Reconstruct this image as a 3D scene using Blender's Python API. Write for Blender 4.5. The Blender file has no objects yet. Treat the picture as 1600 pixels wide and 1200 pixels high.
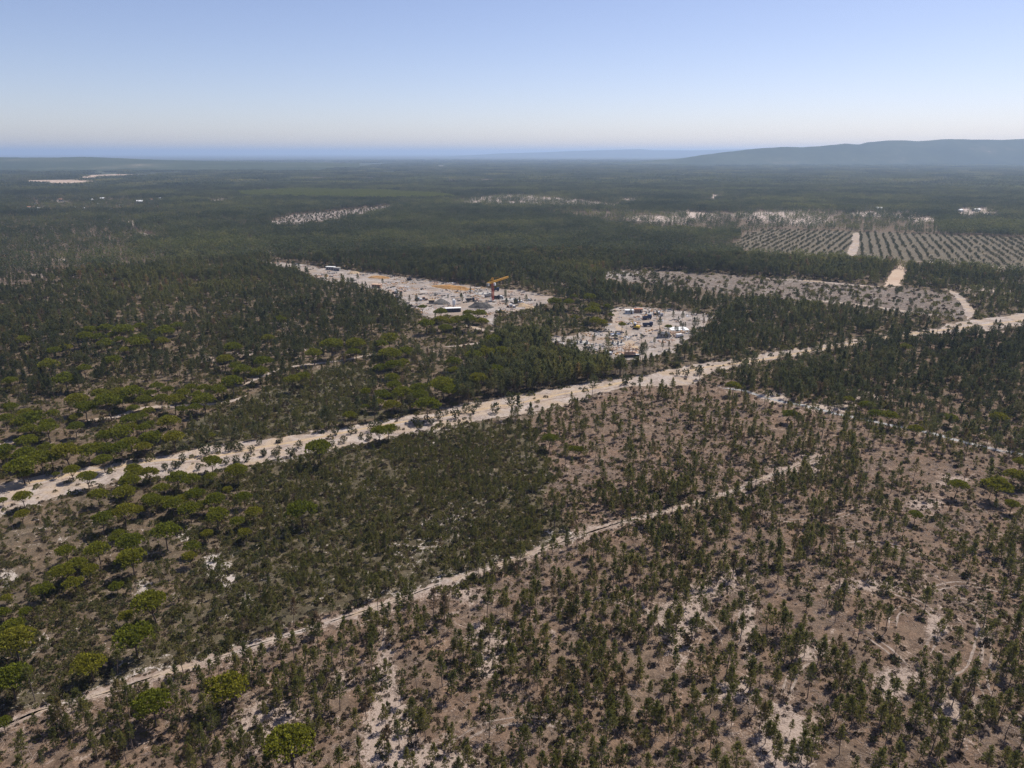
import bpy, bmesh, math, random
import numpy as np
from mathutils import Vector, Matrix
from mathutils.geometry import tessellate_polygon

# ------------------------------------------------------------------ camera, sky, sun, exposure
S = bpy.context.scene
COL = S.collection
CAM_H, PITCH, FPX = 110.0, math.radians(18.05), 1109.0      # drone height, tilt below level, focal length in 1600-px units
cam = bpy.data.cameras.new('camera'); cam.sensor_width = 36.0; cam.lens = 36.0 * FPX / 1600.0
cam.clip_start = 1.0; cam.clip_end = 200000.0
cam_o = bpy.data.objects.new('camera', cam); COL.objects.link(cam_o)
cam_o.location = (0, 0, CAM_H); cam_o.rotation_euler = (math.radians(90) - PITCH, 0, 0)
S.camera = cam_o

SUN_AZ, SUN_EL = math.radians(47), math.radians(57)          # azimuth clockwise from the view direction (+Y)
W = bpy.data.worlds.new('World'); S.world = W; W.use_nodes = True
nt = W.node_tree; nt.nodes.clear()
sky = nt.nodes.new('ShaderNodeTexSky'); sky.sky_type = 'NISHITA'; sky.sun_disc = False
sky.sun_elevation = SUN_EL; sky.sun_rotation = SUN_AZ
sky.altitude = 150; sky.air_density = 0.8; sky.dust_density = 0.6; sky.ozone_density = 1.0
bg = nt.nodes.new('ShaderNodeBackground'); bg.inputs[1].default_value = 0.072
wo = nt.nodes.new('ShaderNodeOutputWorld')
tint = nt.nodes.new('ShaderNodeMix'); tint.data_type = 'RGBA'; tint.blend_type = 'MULTIPLY'; tint.inputs[0].default_value = 1.0
tint.inputs[7].default_value = (1.08, .98, 1.07, 1)      # camera white balance towards lilac blue
nt.links.new(sky.outputs[0], tint.inputs[6]); nt.links.new(tint.outputs[2], bg.inputs[0]); nt.links.new(bg.outputs[0], wo.inputs[0])
sd = Vector((math.sin(SUN_AZ) * math.cos(SUN_EL), math.cos(SUN_AZ) * math.cos(SUN_EL), math.sin(SUN_EL)))
sl = bpy.data.lights.new('sun', 'SUN'); sl.energy = 3.7; sl.angle = math.radians(0.53); sl.color = (1.0, 0.94, 0.84)
so = bpy.data.objects.new('sun', sl); COL.objects.link(so)
so.rotation_euler = (-sd).to_track_quat('-Z', 'Y').to_euler(); so.location = sd * 500
S.view_settings.view_transform = 'Standard'; S.view_settings.look = 'None'
S.view_settings.exposure = 0.74; S.view_settings.gamma = 1.0; S.view_settings.use_curve_mapping = False
HAZE_DENSITY = 8.0e-5
S.render.engine = 'CYCLES'
cy = S.cycles
cy.max_bounces = 3; cy.diffuse_bounces = 2; cy.glossy_bounces = 1; cy.transmission_bounces = 2; cy.volume_bounces = 0; cy.adaptive_threshold = 0.02
cy.caustics_reflective = False; cy.caustics_refractive = False; cy.use_denoising = True; cy.denoising_prefilter = 'NONE'

rng = np.random.default_rng(7)
random.seed(7)

# ------------------------------------------------------------------ where a point of the view lies on the ground, and back
cp, sp = math.cos(PITCH), math.sin(PITCH)
def G(u, v, z=0.0):
    a, b = (u - 800.0), (600.0 - v)
    dx, dy, dz = a, FPX * cp + b * sp, -FPX * sp + b * cp
    t = (z - CAM_H) / dz
    return (dx * t, dy * t)
def px(x, y, z=0.0):
    dz = z - CAM_H
    d = y * cp - dz * sp
    d = np.where(np.abs(d) < 1e-3, 1e-3, d) if isinstance(d, np.ndarray) else d
    return 800.0 + FPX * x / d, 600.0 - FPX * (y * sp + dz * cp) / d, d
def inpoly(u, v, poly):
    r = np.zeros(u.shape, bool); n = len(poly)
    for i in range(n):
        x1, y1 = poly[i]; x2, y2 = poly[(i + 1) % n]
        if y1 == y2: continue
        c = ((y1 > v) != (y2 > v)) & (u < (x2 - x1) * (v - y1) / (y2 - y1) + x1)
        r ^= c
    return r
def h2(ix, iy, s):
    n = (ix.astype(np.int64) * 374761393 + iy.astype(np.int64) * 668265263 + s * 1442695041) & 0x7fffffff
    n = ((n ^ (n >> 13)) * 1274126177) & 0x7fffffff
    return ((n ^ (n >> 16)) & 0xffff) / 65535.0
def vnoise(x, y, s=0):
    ix, iy = np.floor(x), np.floor(y); fx, fy = x - ix, y - iy
    fx = fx * fx * (3 - 2 * fx); fy = fy * fy * (3 - 2 * fy)
    a = h2(ix, iy, s); b = h2(ix + 1, iy, s); c = h2(ix, iy + 1, s); d = h2(ix + 1, iy + 1, s)
    return (a * (1 - fx) + b * fx) * (1 - fy) + (c * (1 - fx) + d * fx) * fy
def fbm(x, y, s=0, o=4):
    r = 0; a = .5
    for k in range(o):
        r = r + a * vnoise(x, y, s + k * 17); x = x * 2.03 + 11.3; y = y * 2.03 - 7.7; a *= .5
    return r / (1 - .5 ** o)
def sstep(a, b, x):
    t = np.clip((x - a) / (b - a), 0, 1); return t * t * (3 - 2 * t)

# ------------------------------------------------------------------ materials
def mat(name):
    m = bpy.data.materials.new(name); m.use_nodes = True
    n = m.node_tree; n.nodes.clear()
    out = n.nodes.new('ShaderNodeOutputMaterial')
    return m, n, out
def node(n, t, **kw):
    x = n.nodes.new(t)
    for k, v in kw.items(): setattr(x, k, v)
    return x
def ramp(n, fac, stops):
    r = n.nodes.new('ShaderNodeValToRGB')
    e = r.color_ramp.elements
    while len(e) < len(stops): e.new(0.5)
    for i, (p, c) in enumerate(stops):
        e[i].position = p; e[i].color = (*c, 1) if len(c) == 3 else c
    n.links.new(fac, r.inputs[0]); return r
def noise(n, vec, scale, detail=3, rough=.55, dist=0.0):
    x = n.nodes.new('ShaderNodeTexNoise'); x.inputs['Scale'].default_value = scale
    x.inputs['Detail'].default_value = detail; x.inputs['Roughness'].default_value = rough; x.inputs['Distortion'].default_value = dist
    if vec is not None: n.links.new(vec, x.inputs['Vector'])
    return x.outputs['Fac']
def mixc(n, f, a, b, bt='MIX'):
    x = n.nodes.new('ShaderNodeMix'); x.data_type = 'RGBA'; x.blend_type = bt
    for s, v in ((0, f), (6, a), (7, b)):
        if hasattr(v, 'is_linked') or isinstance(v, bpy.types.NodeSocket): n.links.new(v, x.inputs[s])
        elif s == 0: x.inputs[0].default_value = v
        else: x.inputs[s].default_value = (*v, 1)
    return x.outputs[2]
def math_n(n, op, a, b=None, clamp=False):
    x = n.nodes.new('ShaderNodeMath'); x.operation = op; x.use_clamp = clamp
    for i, v in enumerate((a, b)):
        if v is None: continue
        if isinstance(v, bpy.types.NodeSocket): n.links.new(v, x.inputs[i])
        else: x.inputs[i].default_value = v
    return x.outputs[0]

def leaf_mat(name, c1, c2, c3, trans=.3, dead=0.0):
    """needles: colour differs from plant to plant and from clump to clump; some light passes through"""
    m, n, out = mat(name)
    oi = node(n, 'ShaderNodeObjectInfo'); tc = node(n, 'ShaderNodeTexCoord')
    r = ramp(n, oi.outputs['Random'], [(0, c1), (.5, c2), (1, c3)] if not dead else [(0, c1), (.5, c2), (.96 - dead, c3), (1 - dead, (.17, .115, .07)), (1, (.20, .15, .105))])
    nz = noise(n, tc.outputs['Object'], 1.6, 2)
    v = ramp(n, nz, [(.3, (.55, .56, .58)), (.7, (1.4, 1.36, 1.2))])
    c = mixc(n, 1.0, r.outputs[0], v.outputs[0], 'MULTIPLY')
    d = node(n, 'ShaderNodeBsdfDiffuse'); t = node(n, 'ShaderNodeBsdfTranslucent'); mx = node(n, 'ShaderNodeMixShader')
    n.links.new(c, d.inputs[0]); n.links.new(c, t.inputs[0]); mx.inputs[0].default_value = trans
    n.links.new(d.outputs[0], mx.inputs[1]); n.links.new(t.outputs[0], mx.inputs[2]); n.links.new(mx.outputs[0], out.inputs[0])
    return m
def plain(name, c1, c2=None, scale=2.0, rough=.85, metal=0.0):
    m, n, out = mat(name)
    b = node(n, 'ShaderNodeBsdfPrincipled'); b.inputs['Roughness'].default_value = rough; b.inputs['Metallic'].default_value = metal
    b.inputs['Specular IOR Level'].default_value = .25
    tc = node(n, 'ShaderNodeTexCoord')
    c2 = c2 or tuple(x * .7 for x in c1)
    r = ramp(n, noise(n, tc.outputs['Object'], scale, 4), [(.3, c2), (.7, c1)])
    n.links.new(r.outputs[0], b.inputs['Base Color']); n.links.new(b.outputs[0], out.inputs[0])
    return m
def sand_mat(name, c_lo, c_mid, c_hi, scale=.25, tint=None, debris=.0):
    """bare sand: patches of paler and redder sand, ruts and small debris"""
    m, n, out = mat(name)
    g = node(n, 'ShaderNodeNewGeometry'); p = g.outputs['Position']
    a = noise(n, p, scale, 5, .6, .6); b = noise(n, p, scale * 7, 4, .65)
    f = math_n(n, 'ADD', math_n(n, 'MULTIPLY', a, .62), math_n(n, 'MULTIPLY', b, .38))
    r = ramp(n, f, [(.34, c_lo), (.48, c_mid), (.62, c_hi)])
    c = r.outputs[0]
    if tint:
        t = ramp(n, noise(n, p, scale * .55, 4, .6, 1.0), [(.46, (0, 0, 0)), (.62, (1, 1, 1))])
        c = mixc(n, math_n(n, 'MULTIPLY', t.outputs[0], .7), c, tint)
    if debris > 0:
        t = ramp(n, noise(n, p, 1.1, 3, .7), [(.62 - debris * .1, (0, 0, 0)), (.66, (1, 1, 1))])
        c = mixc(n, math_n(n, 'MULTIPLY', t.outputs[0], .75), c, (.11, .085, .06))
    d = node(n, 'ShaderNodeBsdfPrincipled'); d.inputs['Roughness'].default_value = .95; d.inputs['Specular IOR Level'].default_value = .1
    bu = node(n, 'ShaderNodeBump'); bu.inputs['Strength'].default_value = .5; bu.inputs['Distance'].default_value = .35
    n.links.new(b, bu.inputs['Height']); n.links.new(bu.outputs[0], d.inputs['Normal'])
    n.links.new(c, d.inputs['Base Color']); n.links.new(d.outputs[0], out.inputs[0])
    return m

def ground_mat():
    """soil colour comes from the kind of ground (attribute soil); bare sand shows where the attribute sand lets the noise through"""
    m, n, out = mat('soil')
    g = node(n, 'ShaderNodeNewGeometry'); p = g.outputs['Position']
    soil = node(n, 'ShaderNodeAttribute', attribute_name='soil'); sand = node(n, 'ShaderNodeAttribute', attribute_name='sand')
    pale = node(n, 'ShaderNodeAttribute', attribute_name='pale')
    big = noise(n, p, .035, 5, .6); mid = noise(n, p, .33, 5, .62, .8); fine = noise(n, p, 2.1, 5, .75, .4)
    v = ramp(n, math_n(n, 'ADD', math_n(n, 'MULTIPLY', mid, .5), math_n(n, 'MULTIPLY', fine, .5)),
             [(.34, (.36, .34, .33)), (.5, (1, 1, 1)), (.64, (1.75, 1.68, 1.6))])
    c = mixc(n, 1.0, soil.outputs['Color'], v.outputs[0], 'MULTIPLY')
    # dry grass and reddish needle litter in patches
    l = ramp(n, noise(n, p, .11, 4, .6, .5), [(.42, (0, 0, 0)), (.6, (1, 1, 1))])
    c = mixc(n, math_n(n, 'MULTIPLY', l.outputs[0], .35), c, mixc(n, 1.0, c, (1.18, .98, .86), 'MULTIPLY'))
    s = math_n(n, 'ADD', math_n(n, 'MULTIPLY', mid, .42), math_n(n, 'MULTIPLY', fine, .4))
    s = math_n(n, 'ADD', s, math_n(n, 'MULTIPLY', big, .18))
    s = math_n(n, 'ADD', s, math_n(n, 'SUBTRACT', sand.outputs['Fac'], .5))
    for sc_, ds_, am_ in ((.055, 1.6, .10), (.13, 1.2, .075)):       # thin winding wheel and drag marks
        ln_ = math_n(n, 'ABSOLUTE', math_n(n, 'SUBTRACT', noise(n, p, sc_, 1, .4, ds_), .5))
        s = math_n(n, 'ADD', s, math_n(n, 'MULTIPLY', ramp(n, ln_, [(.0, (1, 1, 1)), (.014, (0, 0, 0))]).outputs[0], am_))
    sf = ramp(n, s, [(.545, (0, 0, 0)), (.63, (1, 1, 1))])
    sc = mixc(n, fine, mixc(n, .82, pale.outputs['Color'], (.1, .07, .05)), pale.outputs['Color'])
    sc2 = ramp(n, fine, [(.35, (.72, .68, .64)), (.6, (1.05, 1.05, 1.05))])
    sc = mixc(n, 1.0, pale.outputs['Color'], sc2.outputs[0], 'MULTIPLY')
    c = mixc(n, sf.outputs[0], c, sc)
    d = node(n, 'ShaderNodeBsdfPrincipled'); d.inputs['Roughness'].default_value = .95; d.inputs['Specular IOR Level'].default_value = .08
    bu = node(n, 'ShaderNodeBump'); bu.inputs['Strength'].default_value = .7; bu.inputs['Distance'].default_value = .5
    n.links.new(math_n(n, 'ADD', fine, mid), bu.inputs['Height']); n.links.new(bu.outputs[0], d.inputs['Normal'])
    n.links.new(c, d.inputs['Base Color']); n.links.new(d.outputs[0], out.inputs[0])
    return m

M = {}
M['soil'] = ground_mat()
M['needle_young'] = leaf_mat('needle_young', (.118, .126, .044), (.160, .160, .050), (.205, .188, .064), .56, .03)
M['needle_old'] = leaf_mat('needle_old', (.088, .100, .050), (.118, .130, .058), (.160, .156, .068), .52, .015)
M['needle_far'] = leaf_mat('needle_far', (.078, .092, .050), (.098, .114, .060), (.138, .140, .074), .5)
def vary_over_land(m):
    n = m.node_tree; oi = [x for x in n.nodes if x.type == 'OBJECT_INFO'][0]
    nz = noise(n, oi.outputs['Location'], .0042, 5, .62)
    r = ramp(n, nz, [(.36, (.62, .66, .70)), (.5, (1, 1, 1)), (.62, (1.55, 1.45, 1.15))])
    for x in [x for x in n.nodes if x.type in ('BSDF_DIFFUSE', 'BSDF_TRANSLUCENT')]:
        src = x.inputs[0].links[0].from_socket
        n.links.new(mixc(n, 1.0, src, r.outputs[0], 'MULTIPLY'), x.inputs[0])
vary_over_land(M['needle_far']); vary_over_land(M['needle_old'])
M['needle_stone'] = leaf_mat('needle_stone', (.150, .168, .022), (.186, .196, .026), (.230, .216, .030), .36)
M['needle_fresh'] = leaf_mat('needle_fresh', (.150, .170, .048), (.164, .182, .052), (.180, .190, .058), .45)
M['heath'] = leaf_mat('heath', (.146, .146, .050), (.164, .156, .058), (.180, .154, .080), .5)
M['heath_dry'] = leaf_mat('heath_dry', (.085, .066, .046), (.108, .084, .058), (.13, .10, .074), .15)
M['oak_leaf'] = leaf_mat('oak_leaf', (.082, .092, .048), (.100, .108, .056), (.128, .128, .066), .4)
M['bark'] = plain('bark', (.16, .11, .085), (.07, .05, .04), 3)
M['bark_pale'] = plain('bark_pale', (.24, .18, .15), (.12, .09, .075), 3)
M['sand'] = sand_mat('sand', (.17, .13, .105), (.285, .235, .205), (.40, .345, .31), .16, (.35, .262, .18), .55)
M['sand_track'] = sand_mat('sand_track', (0.155, 0.112, 0.086), (0.249, 0.189, 0.155), (0.344, 0.284, 0.245), .5, None, .5)
M['sand_yellow'] = sand_mat('sand_yellow', (.28, .205, .135), (.36, .265, .17), (.42, .33, .235), .4)
M['sand_site'] = sand_mat('sand_site', (.15, .125, .11), (.25, .215, .195), (.37, .335, .315), .09, (.27, .205, .155), .45)
M['sand_orange'] = sand_mat('sand_orange', (.20, .10, .035), (.31, .165, .055), (.37, .25, .14), .3)
M['gravel'] = sand_mat('gravel', (.17, .16, .16), (.27, .265, .265), (.38, .375, .375), .5, None, .5)
M['field_peach'] = sand_mat('field_peach', (0.292, 0.206, 0.155), (0.361, 0.267, 0.202), (0.413, 0.327, 0.258), .02)
M['field_pale'] = sand_mat('field_pale', (0.284, 0.232, 0.206), (0.378, 0.327, 0.301), (0.473, 0.43, 0.404), .03)
M['tyre'] = sand_mat('tyre', (.16, .12, .095), (.235, .185, .155), (.33, .275, .24), .8, None, .6)

# ------------------------------------------------------------------ mesh helpers
def mesh_np(name, V, F, mats, mi=None, smooth=False):
    me = bpy.data.meshes.new(name)
    V = np.asarray(V, np.float32)
    if isinstance(F, np.ndarray):
        k = F.shape[1]; nf = F.shape[0]
        me.vertices.add(len(V)); me.vertices.foreach_set('co', V.ravel())
        me.loops.add(nf * k); me.loops.foreach_set('vertex_index', F.astype(np.int32).ravel())
        me.polygons.add(nf); me.polygons.foreach_set('loop_start', np.arange(0, nf * k, k, dtype=np.int32))
        me.update(calc_edges=True)
    else:
        me.from_pydata([tuple(map(float, v)) for v in V], [], F)
    for m in (mats if isinstance(mats, (list, tuple)) else [mats]): me.materials.append(m)
    if mi is not None: me.polygons.foreach_set('material_index', np.asarray(mi, np.int32))
    if smooth: me.polygons.foreach_set('use_smooth', np.ones(len(me.polygons), bool))
    me.update()
    return me
def link(name, data, parent=None, loc=None, rot=None, **tags):
    o = bpy.data.objects.new(name, data); COL.objects.link(o)
    if parent: o.parent = parent
    if loc is not None: o.location = loc
    if rot is not None: o.rotation_euler = rot
    for k, v in tags.items():
        if v: o[k] = v
    return o
class MB:
    """collects boxes, bars, tubes into one mesh"""
    def __init__(s): s.v, s.f = [], []
    def quad(s, pts, faces):
        b = len(s.v); s.v += [tuple(p) for p in pts]; s.f += [tuple(b + i for i in f) for f in faces]; return s
    def box(s, c, d, rz=0.0, taper=1.0):
        x, y, z = d[0] / 2, d[1] / 2, d[2] / 2; ca, sa = math.cos(rz), math.sin(rz); P = []
        for k, zz in ((1, -z), (taper, z)):
            for a, b in ((-x, -y), (x, -y), (x, y), (-x, y)):
                P.append((c[0] + (a * ca - b * sa) * k, c[1] + (a * sa + b * ca) * k, c[2] + zz))
        return s.quad(P, [(3, 2, 1, 0), (4, 5, 6, 7), (0, 1, 5, 4), (1, 2, 6, 5), (2, 3, 7, 6), (3, 0, 4, 7)])
    def bar(s, a, b, w, n=4, w2=None):
        a, b = Vector(a), Vector(b); d = (b - a)
        if d.length < 1e-6: return s
        d.normalize(); q = d.to_track_quat('Z', 'Y'); P = []
        for p, r in ((a, w), (b, w if w2 is None else w2)):
            for i in range(n):
                t = 2 * math.pi * (i + .5) / n
                P.append(p + q @ Vector((math.cos(t) * r, math.sin(t) * r, 0)))
        F = [(i, (i + 1) % n, n + (i + 1) % n, n + i) for i in range(n)] + [tuple(range(n - 1, -1, -1)), tuple(range(n, 2 * n))]
        return s.quad(P, F)
    def prism(s, poly, y0, y1):
        n = len(poly)
        P = [(x, y0, z) for x, z in poly] + [(x, y1, z) for x, z in poly]
        F = [(i, (i + 1) % n, n + (i + 1) % n, n + i) for i in range(n)] + [tuple(range(n - 1, -1, -1)), tuple(range(n, 2 * n))]
        return s.quad(P, F)
    def build(s, name, m, parent=None, **kw):
        return link(name, mesh_np(name, s.v, s.f, m), parent, **kw)

# ------------------------------------------------------------------ lines and areas of the place (given as points of the view, turned into ground points)
FB_UP = [(-60, 772), (0, 760), (50, 746), (80, 737), (125, 731), (192, 724), (230, 714), (285, 707), (330, 697), (375, 692), (420, 685), (500, 674), (550, 666), (625, 652), (675, 645), (725, 632), (800, 619), (867, 607), (935, 595), (996, 588), (1048, 578), (1092, 568), (1160, 562), (1200, 552), (1275, 541), (1325, 532), (1400, 521), (1450, 515), (1500, 502), (1600, 490), (1700, 476)]
FB_LO = [(1700, 498), (1600, 510), (1525, 520), (1450, 523), (1375, 531), (1275, 550), (1200, 562), (1160, 571), (1115, 582), (1081, 599), (1025, 604), (980, 606), (935, 615), (867, 637), (800, 650), (750, 657), (700, 667), (650, 676), (575, 690), (525, 700), (468, 712), (420, 722), (352, 732), (294, 742), (255, 744), (195, 752), (97, 772), (66, 786), (0, 800), (-60, 818)]
FIREBREAK = FB_UP + FB_LO
RUT = [(-60, 775), (0, 763), (50, 754), (100, 744), (125, 739), (210, 725), (255, 719), (315, 716), (360, 709), (397, 701), (420, 697), (475, 688), (550, 673), (625, 660), (700, 649), (775, 635), (800, 632), (867, 618), (935, 606), (990, 593)]
TRACK = [(-60, 1158), (8, 1133), (62, 1110), (135, 1091), (175, 1079), (225, 1062), (275, 1047), (325, 1034), (400, 1008), (437, 996), (500, 977), (550, 961), (600, 944), (637, 932), (675, 917), (712, 905), (800, 876), (860, 853), (912, 835), (975, 815), (1050, 797), (1112, 777), (1150, 766), (1190, 748), (1235, 732), (1280, 712)]
PATH = [(1125, 606), (1160, 610), (1207, 624), (1262, 635), (1307, 647), (1350, 655), (1400, 666), (1450, 676), (1512, 692), (1562, 704), (1600, 711), (1680, 729)]
LANES = [[(118, 660), (150, 655), (180, 652), (210, 641), (240, 636), (262, 635), (322, 632), (360, 627), (390, 616)],
         [(374, 604), (401, 592), (440, 576), (462, 572), (495, 568), (536, 563), (590, 552)],
         [(-20, 700), (0, 694), (25, 690), (52, 683)],
         [(690, 542), (719, 540), (747, 536), (770, 533)],
         [(712, 504), (738, 511), (757, 516), (785, 519), (794, 524), (826, 527), (862, 535)],
         [(972, 375), (1030, 377), (1082, 380), (1125, 386), (1160, 391)],
         [(1195, 435), (1275, 440), (1340, 446), (1412, 450)], [(1240, 466), (1340, 476), (1412, 486), (1490, 496)],
         [(1478, 451), (1498, 463), (1514, 484), (1512, 500)], [(1412, 422), (1500, 430), (1600, 439), (1680, 446)],
         [(1415, 407), (1500, 413), (1600, 421)], [(1500, 460), (1560, 466), (1620, 474)],
         [(212, 362), (240, 371), (270, 378), (300, 387)], [(169, 345), (180, 352), (190, 353)], [(1339, 363), (1335, 382), (1330, 401)]]
SITE1 = [(400, 404), (465, 412), (514, 419), (577, 426), (636, 433), (685, 440), (730, 445), (758, 449), (800, 453), (827, 457), (861, 463), (872, 469), (835, 480), (812, 485), (797, 490), (773, 485), (772, 510), (750, 497), (704, 493), (670, 496), (645, 480), (627, 472), (608, 456), (562, 446), (538, 441), (514, 441), (484, 431), (465, 421), (424, 414)]
SITE2 = [(958, 480), (982, 481), (1035, 482), (1079, 487), (1126, 494), (1114, 501), (1096, 512), (1079, 518), (1077, 536), (1052, 540), (1049, 550), (1023, 555), (1014, 561), (982, 563), (947, 560), (921, 553), (895, 544), (860, 538), (860, 526), (904, 522), (939, 517), (954, 503), (961, 496)]
PLANT_FIELD = [(940, 425), (1000, 421), (1080, 426), (1200, 433), (1300, 441), (1375, 448), (1420, 450), (1480, 456), (1505, 470), (1512, 492), (1490, 497), (1420, 490), (1330, 478), (1270, 471), (1200, 463), (1120, 458), (1050, 447), (960, 438)]
WEDGE = [(1405, 411), (1417, 426), (1406, 446), (1379, 448), (1392, 427)]
ORCHARD = [(1140, 388), (1165, 366), (1200, 358), (1330, 362), (1460, 366), (1640, 373), (1640, 423), (1500, 413), (1420, 408), (1330, 401), (1240, 396)]
PEACH = [(20, 282), (120, 281), (127, 274), (185, 272), (272, 274), (195, 277), (132, 280), (165, 287), (120, 289), (45, 287)]
GREEN_STRIP = [(365, 302), (460, 296), (600, 299), (700, 305), (720, 311), (600, 314), (480, 311), (380, 309)]
PALE_ROWS = [(414, 350), (450, 336), (520, 330), (615, 320), (605, 326), (530, 341), (465, 351)]
SCRUB_SAND = [(690, 318), (730, 310), (800, 303), (900, 311), (985, 322), (960, 326), (850, 324), (740, 324)]
BROWN_LEFT = [(-40, 340), (120, 335), (230, 358), (260, 395), (200, 420), (90, 440), (-40, 450)]
SE = [(-60, 1158), (135, 1092), (325, 1036), (500, 978), (637, 933), (800, 877), (912, 836), (870, 780), (845, 720), (825, 660), (867, 637), (935, 614), (1025, 603), (1085, 598), (1207, 625), (1307, 648), (1450, 677), (1600, 712), (1900, 770), (2400, 1700), (-800, 1700), (-300, 1230)]
HEATH = [(-60, 1158), (135, 1092), (325, 1036), (500, 978), (637, 933), (800, 877), (912, 836), (870, 780), (845, 720), (825, 660), (800, 652), (700, 667), (575, 690), (468, 712), (352, 732), (195, 748), (97, 772), (0, 800), (-300, 860), (-700, 1300), (-300, 1230)]
GROVE = [(-300, 860), (0, 800), (97, 772), (195, 748), (352, 735), (400, 760), (410, 830), (300, 890), (260, 960), (240, 1010), (120, 1080), (-60, 1130), (-300, 1200)]
GROVE_UP = [(-100, 640), (30, 640), (120, 620), (180, 600), (380, 590), (392, 620), (300, 650), (280, 700), (190, 722), (0, 758), (-100, 775)]
RIGHT_WOOD = [(1085, 598), (1160, 572), (1275, 551), (1450, 524), (1600, 511), (1800, 490), (1900, 760), (1600, 711), (1400, 666), (1207, 625)]
DENSE = [(765, 560), (790, 525), (830, 528), (860, 539), (920, 554), (1015, 569), (1005, 586), (935, 594), (800, 618), (735, 629), (720, 610)]
LOW_LEFT = [(250, 702), (300, 655), (400, 612), (540, 568), (600, 585), (560, 645), (640, 647), (500, 673), (420, 684), (330, 696)]
BLOBS = [(1230, 1160, 35, 50, .3), (1145, 1078, 25, 12, .3), (1060, 990, 25, 40, .24), (1075, 960, 40, 15, .2), (1170, 990, 12, 50, .2), (1465, 980, 14, 16, .3), (1420, 1060, 25, 15, .2), (1260, 1020, 14, 14, .22), (1390, 1075, 22, 22, .22), (1490, 1110, 32, 22, .2), (602, 1060, 16, 45, .26), (612, 1115, 25, 22, .26), (530, 1065, 18, 15, .22), (425, 1118, 35, 18, .28), (395, 1142, 30, 18, .28), (760, 1000, 30, 25, .24), (765, 1035, 12, 25, .22), (600, 1170, 35, 30, .24), (730, 930, 25, 12, .2), (680, 1192, 55, 20, .24), (1350, 915, 60, 10, .2), (335, 885, 12, 14, .34), (355, 905, 10, 10, .3), (225, 918, 12, 12, .22), (10, 905, 16, 12, .26), (290, 835, 14, 10, .26), (385, 940, 6, 18, .22), (650, 860, 55, 30, .055), (700, 800, 60, 30, .05), (500, 930, 30, 25, .06), (1100, 920, 30, 12, .18), (1150, 900, 26, 14, .2), (40, 1000, 26, 30, .1), (440, 505, 16, 4, .3), (1490, 750, 22, 8, .2), (1440, 790, 30, 12, .2), (1270, 735, 10, 14, .25), (1345, 620, 40, 8, .16), (1300, 636, 30, 6, .2), (1210, 620, 16, 6, .3), (320, 560, 10, 5, .28), (385, 552, 30, 5, .2), (470, 545, 30, 6, .16), (120, 428, 16, 4, .3), (60, 430, 10, 4, .25), (5, 455, 10, 5, .3), (100, 405, 12, 2, .3), (190, 350, 12, 3, .4), (213, 347, 10, 3, .42), (250, 356, 22, 3, .45), (97, 313, 8, 2, .4), (345, 314, 15, 2.5, .45), (120, 318, 40, 6, .10), (1525, 334, 34, 8, .4), (1240, 340, 50, 10, .22), (1430, 327, 40, 6, .2), (1050, 345, 60, 8, .14), (1545, 452, 34, 4, .34), (1350, 310, 20, 2, .3), (1113, 312, 4, 8, .4), (690, 260, 14, 1.5, .35), (430, 268, 20, 1.5, .3), (1270, 246, 16, 1.5, .4), (1360, 248, 18, 1.5, .4), (1480, 257, 20, 2, .3), (1545, 244, 40, 4, .15), (900, 440, 40, 6, .14), (960, 430, 30, 6, .16), (330, 262, 40, 1.5, .25), (220, 262, 14, 1.5, .25), (20, 253, 10, 1, .3)]

_r = random.Random(21)
for _ in range(150):
    _v = 252 + 95 * _r.random() ** 1.2; _s = (_v - 238) / 60
    _u = _r.uniform(0, 1600) if _r.random() < .45 else _r.uniform(950, 1600)
    if 300 < _u < 960 and 318 < _v: continue
    BLOBS.append((_u, _v, _r.uniform(4, 16) * max(_s, .5), _r.uniform(.8, 2.2) * max(_s, .45), _r.uniform(.2, .4)))
def to_ground(pts, z=0.0): return [G(u, v, z) for u, v in pts]
def catmull(P, step):
    P = [np.array(p, float) for p in P]; P = [2 * P[0] - P[1]] + P + [2 * P[-1] - P[-2]]; out = []
    for i in range(1, len(P) - 2):
        n = max(2, int(np.linalg.norm(P[i + 1] - P[i]) / step))
        for k in range(n):
            t = k / n; a, b, c, d = P[i - 1], P[i], P[i + 1], P[i + 2]
            out.append(.5 * ((2 * b) + (c - a) * t + (2 * a - 5 * b + 4 * c - d) * t * t + (3 * b - a - 3 * c + d) * t ** 3))
    out.append(P[-2]); return np.array(out)
def px_loose(x, y, amp=34.0):
    """as px, but with the borders between kinds of ground and wood made ragged"""
    return px(x + (fbm(x / 26, y / 26, 301, 3) - .5) * amp, y + (fbm(x / 26, y / 26, 302, 3) - .5) * amp)
def polydist(x, y, line):
    best = np.full(x.shape, 1e9)
    for (x1, y1), (x2, y2) in zip(line[:-1], line[1:]):
        dx, dy = x2 - x1, y2 - y1; L = dx * dx + dy * dy + 1e-9
        t = np.clip(((x - x1) * dx + (y - y1) * dy) / L, 0, 1)
        best = np.minimum(best, np.hypot(x - x1 - t * dx, y - y1 - t * dy))
    return best
TRACK_G, PATH_G, RUT_G = to_ground(TRACK), to_ground(PATH), to_ground(RUT)
LANES_G = [to_ground(l) for l in LANES]

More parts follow.
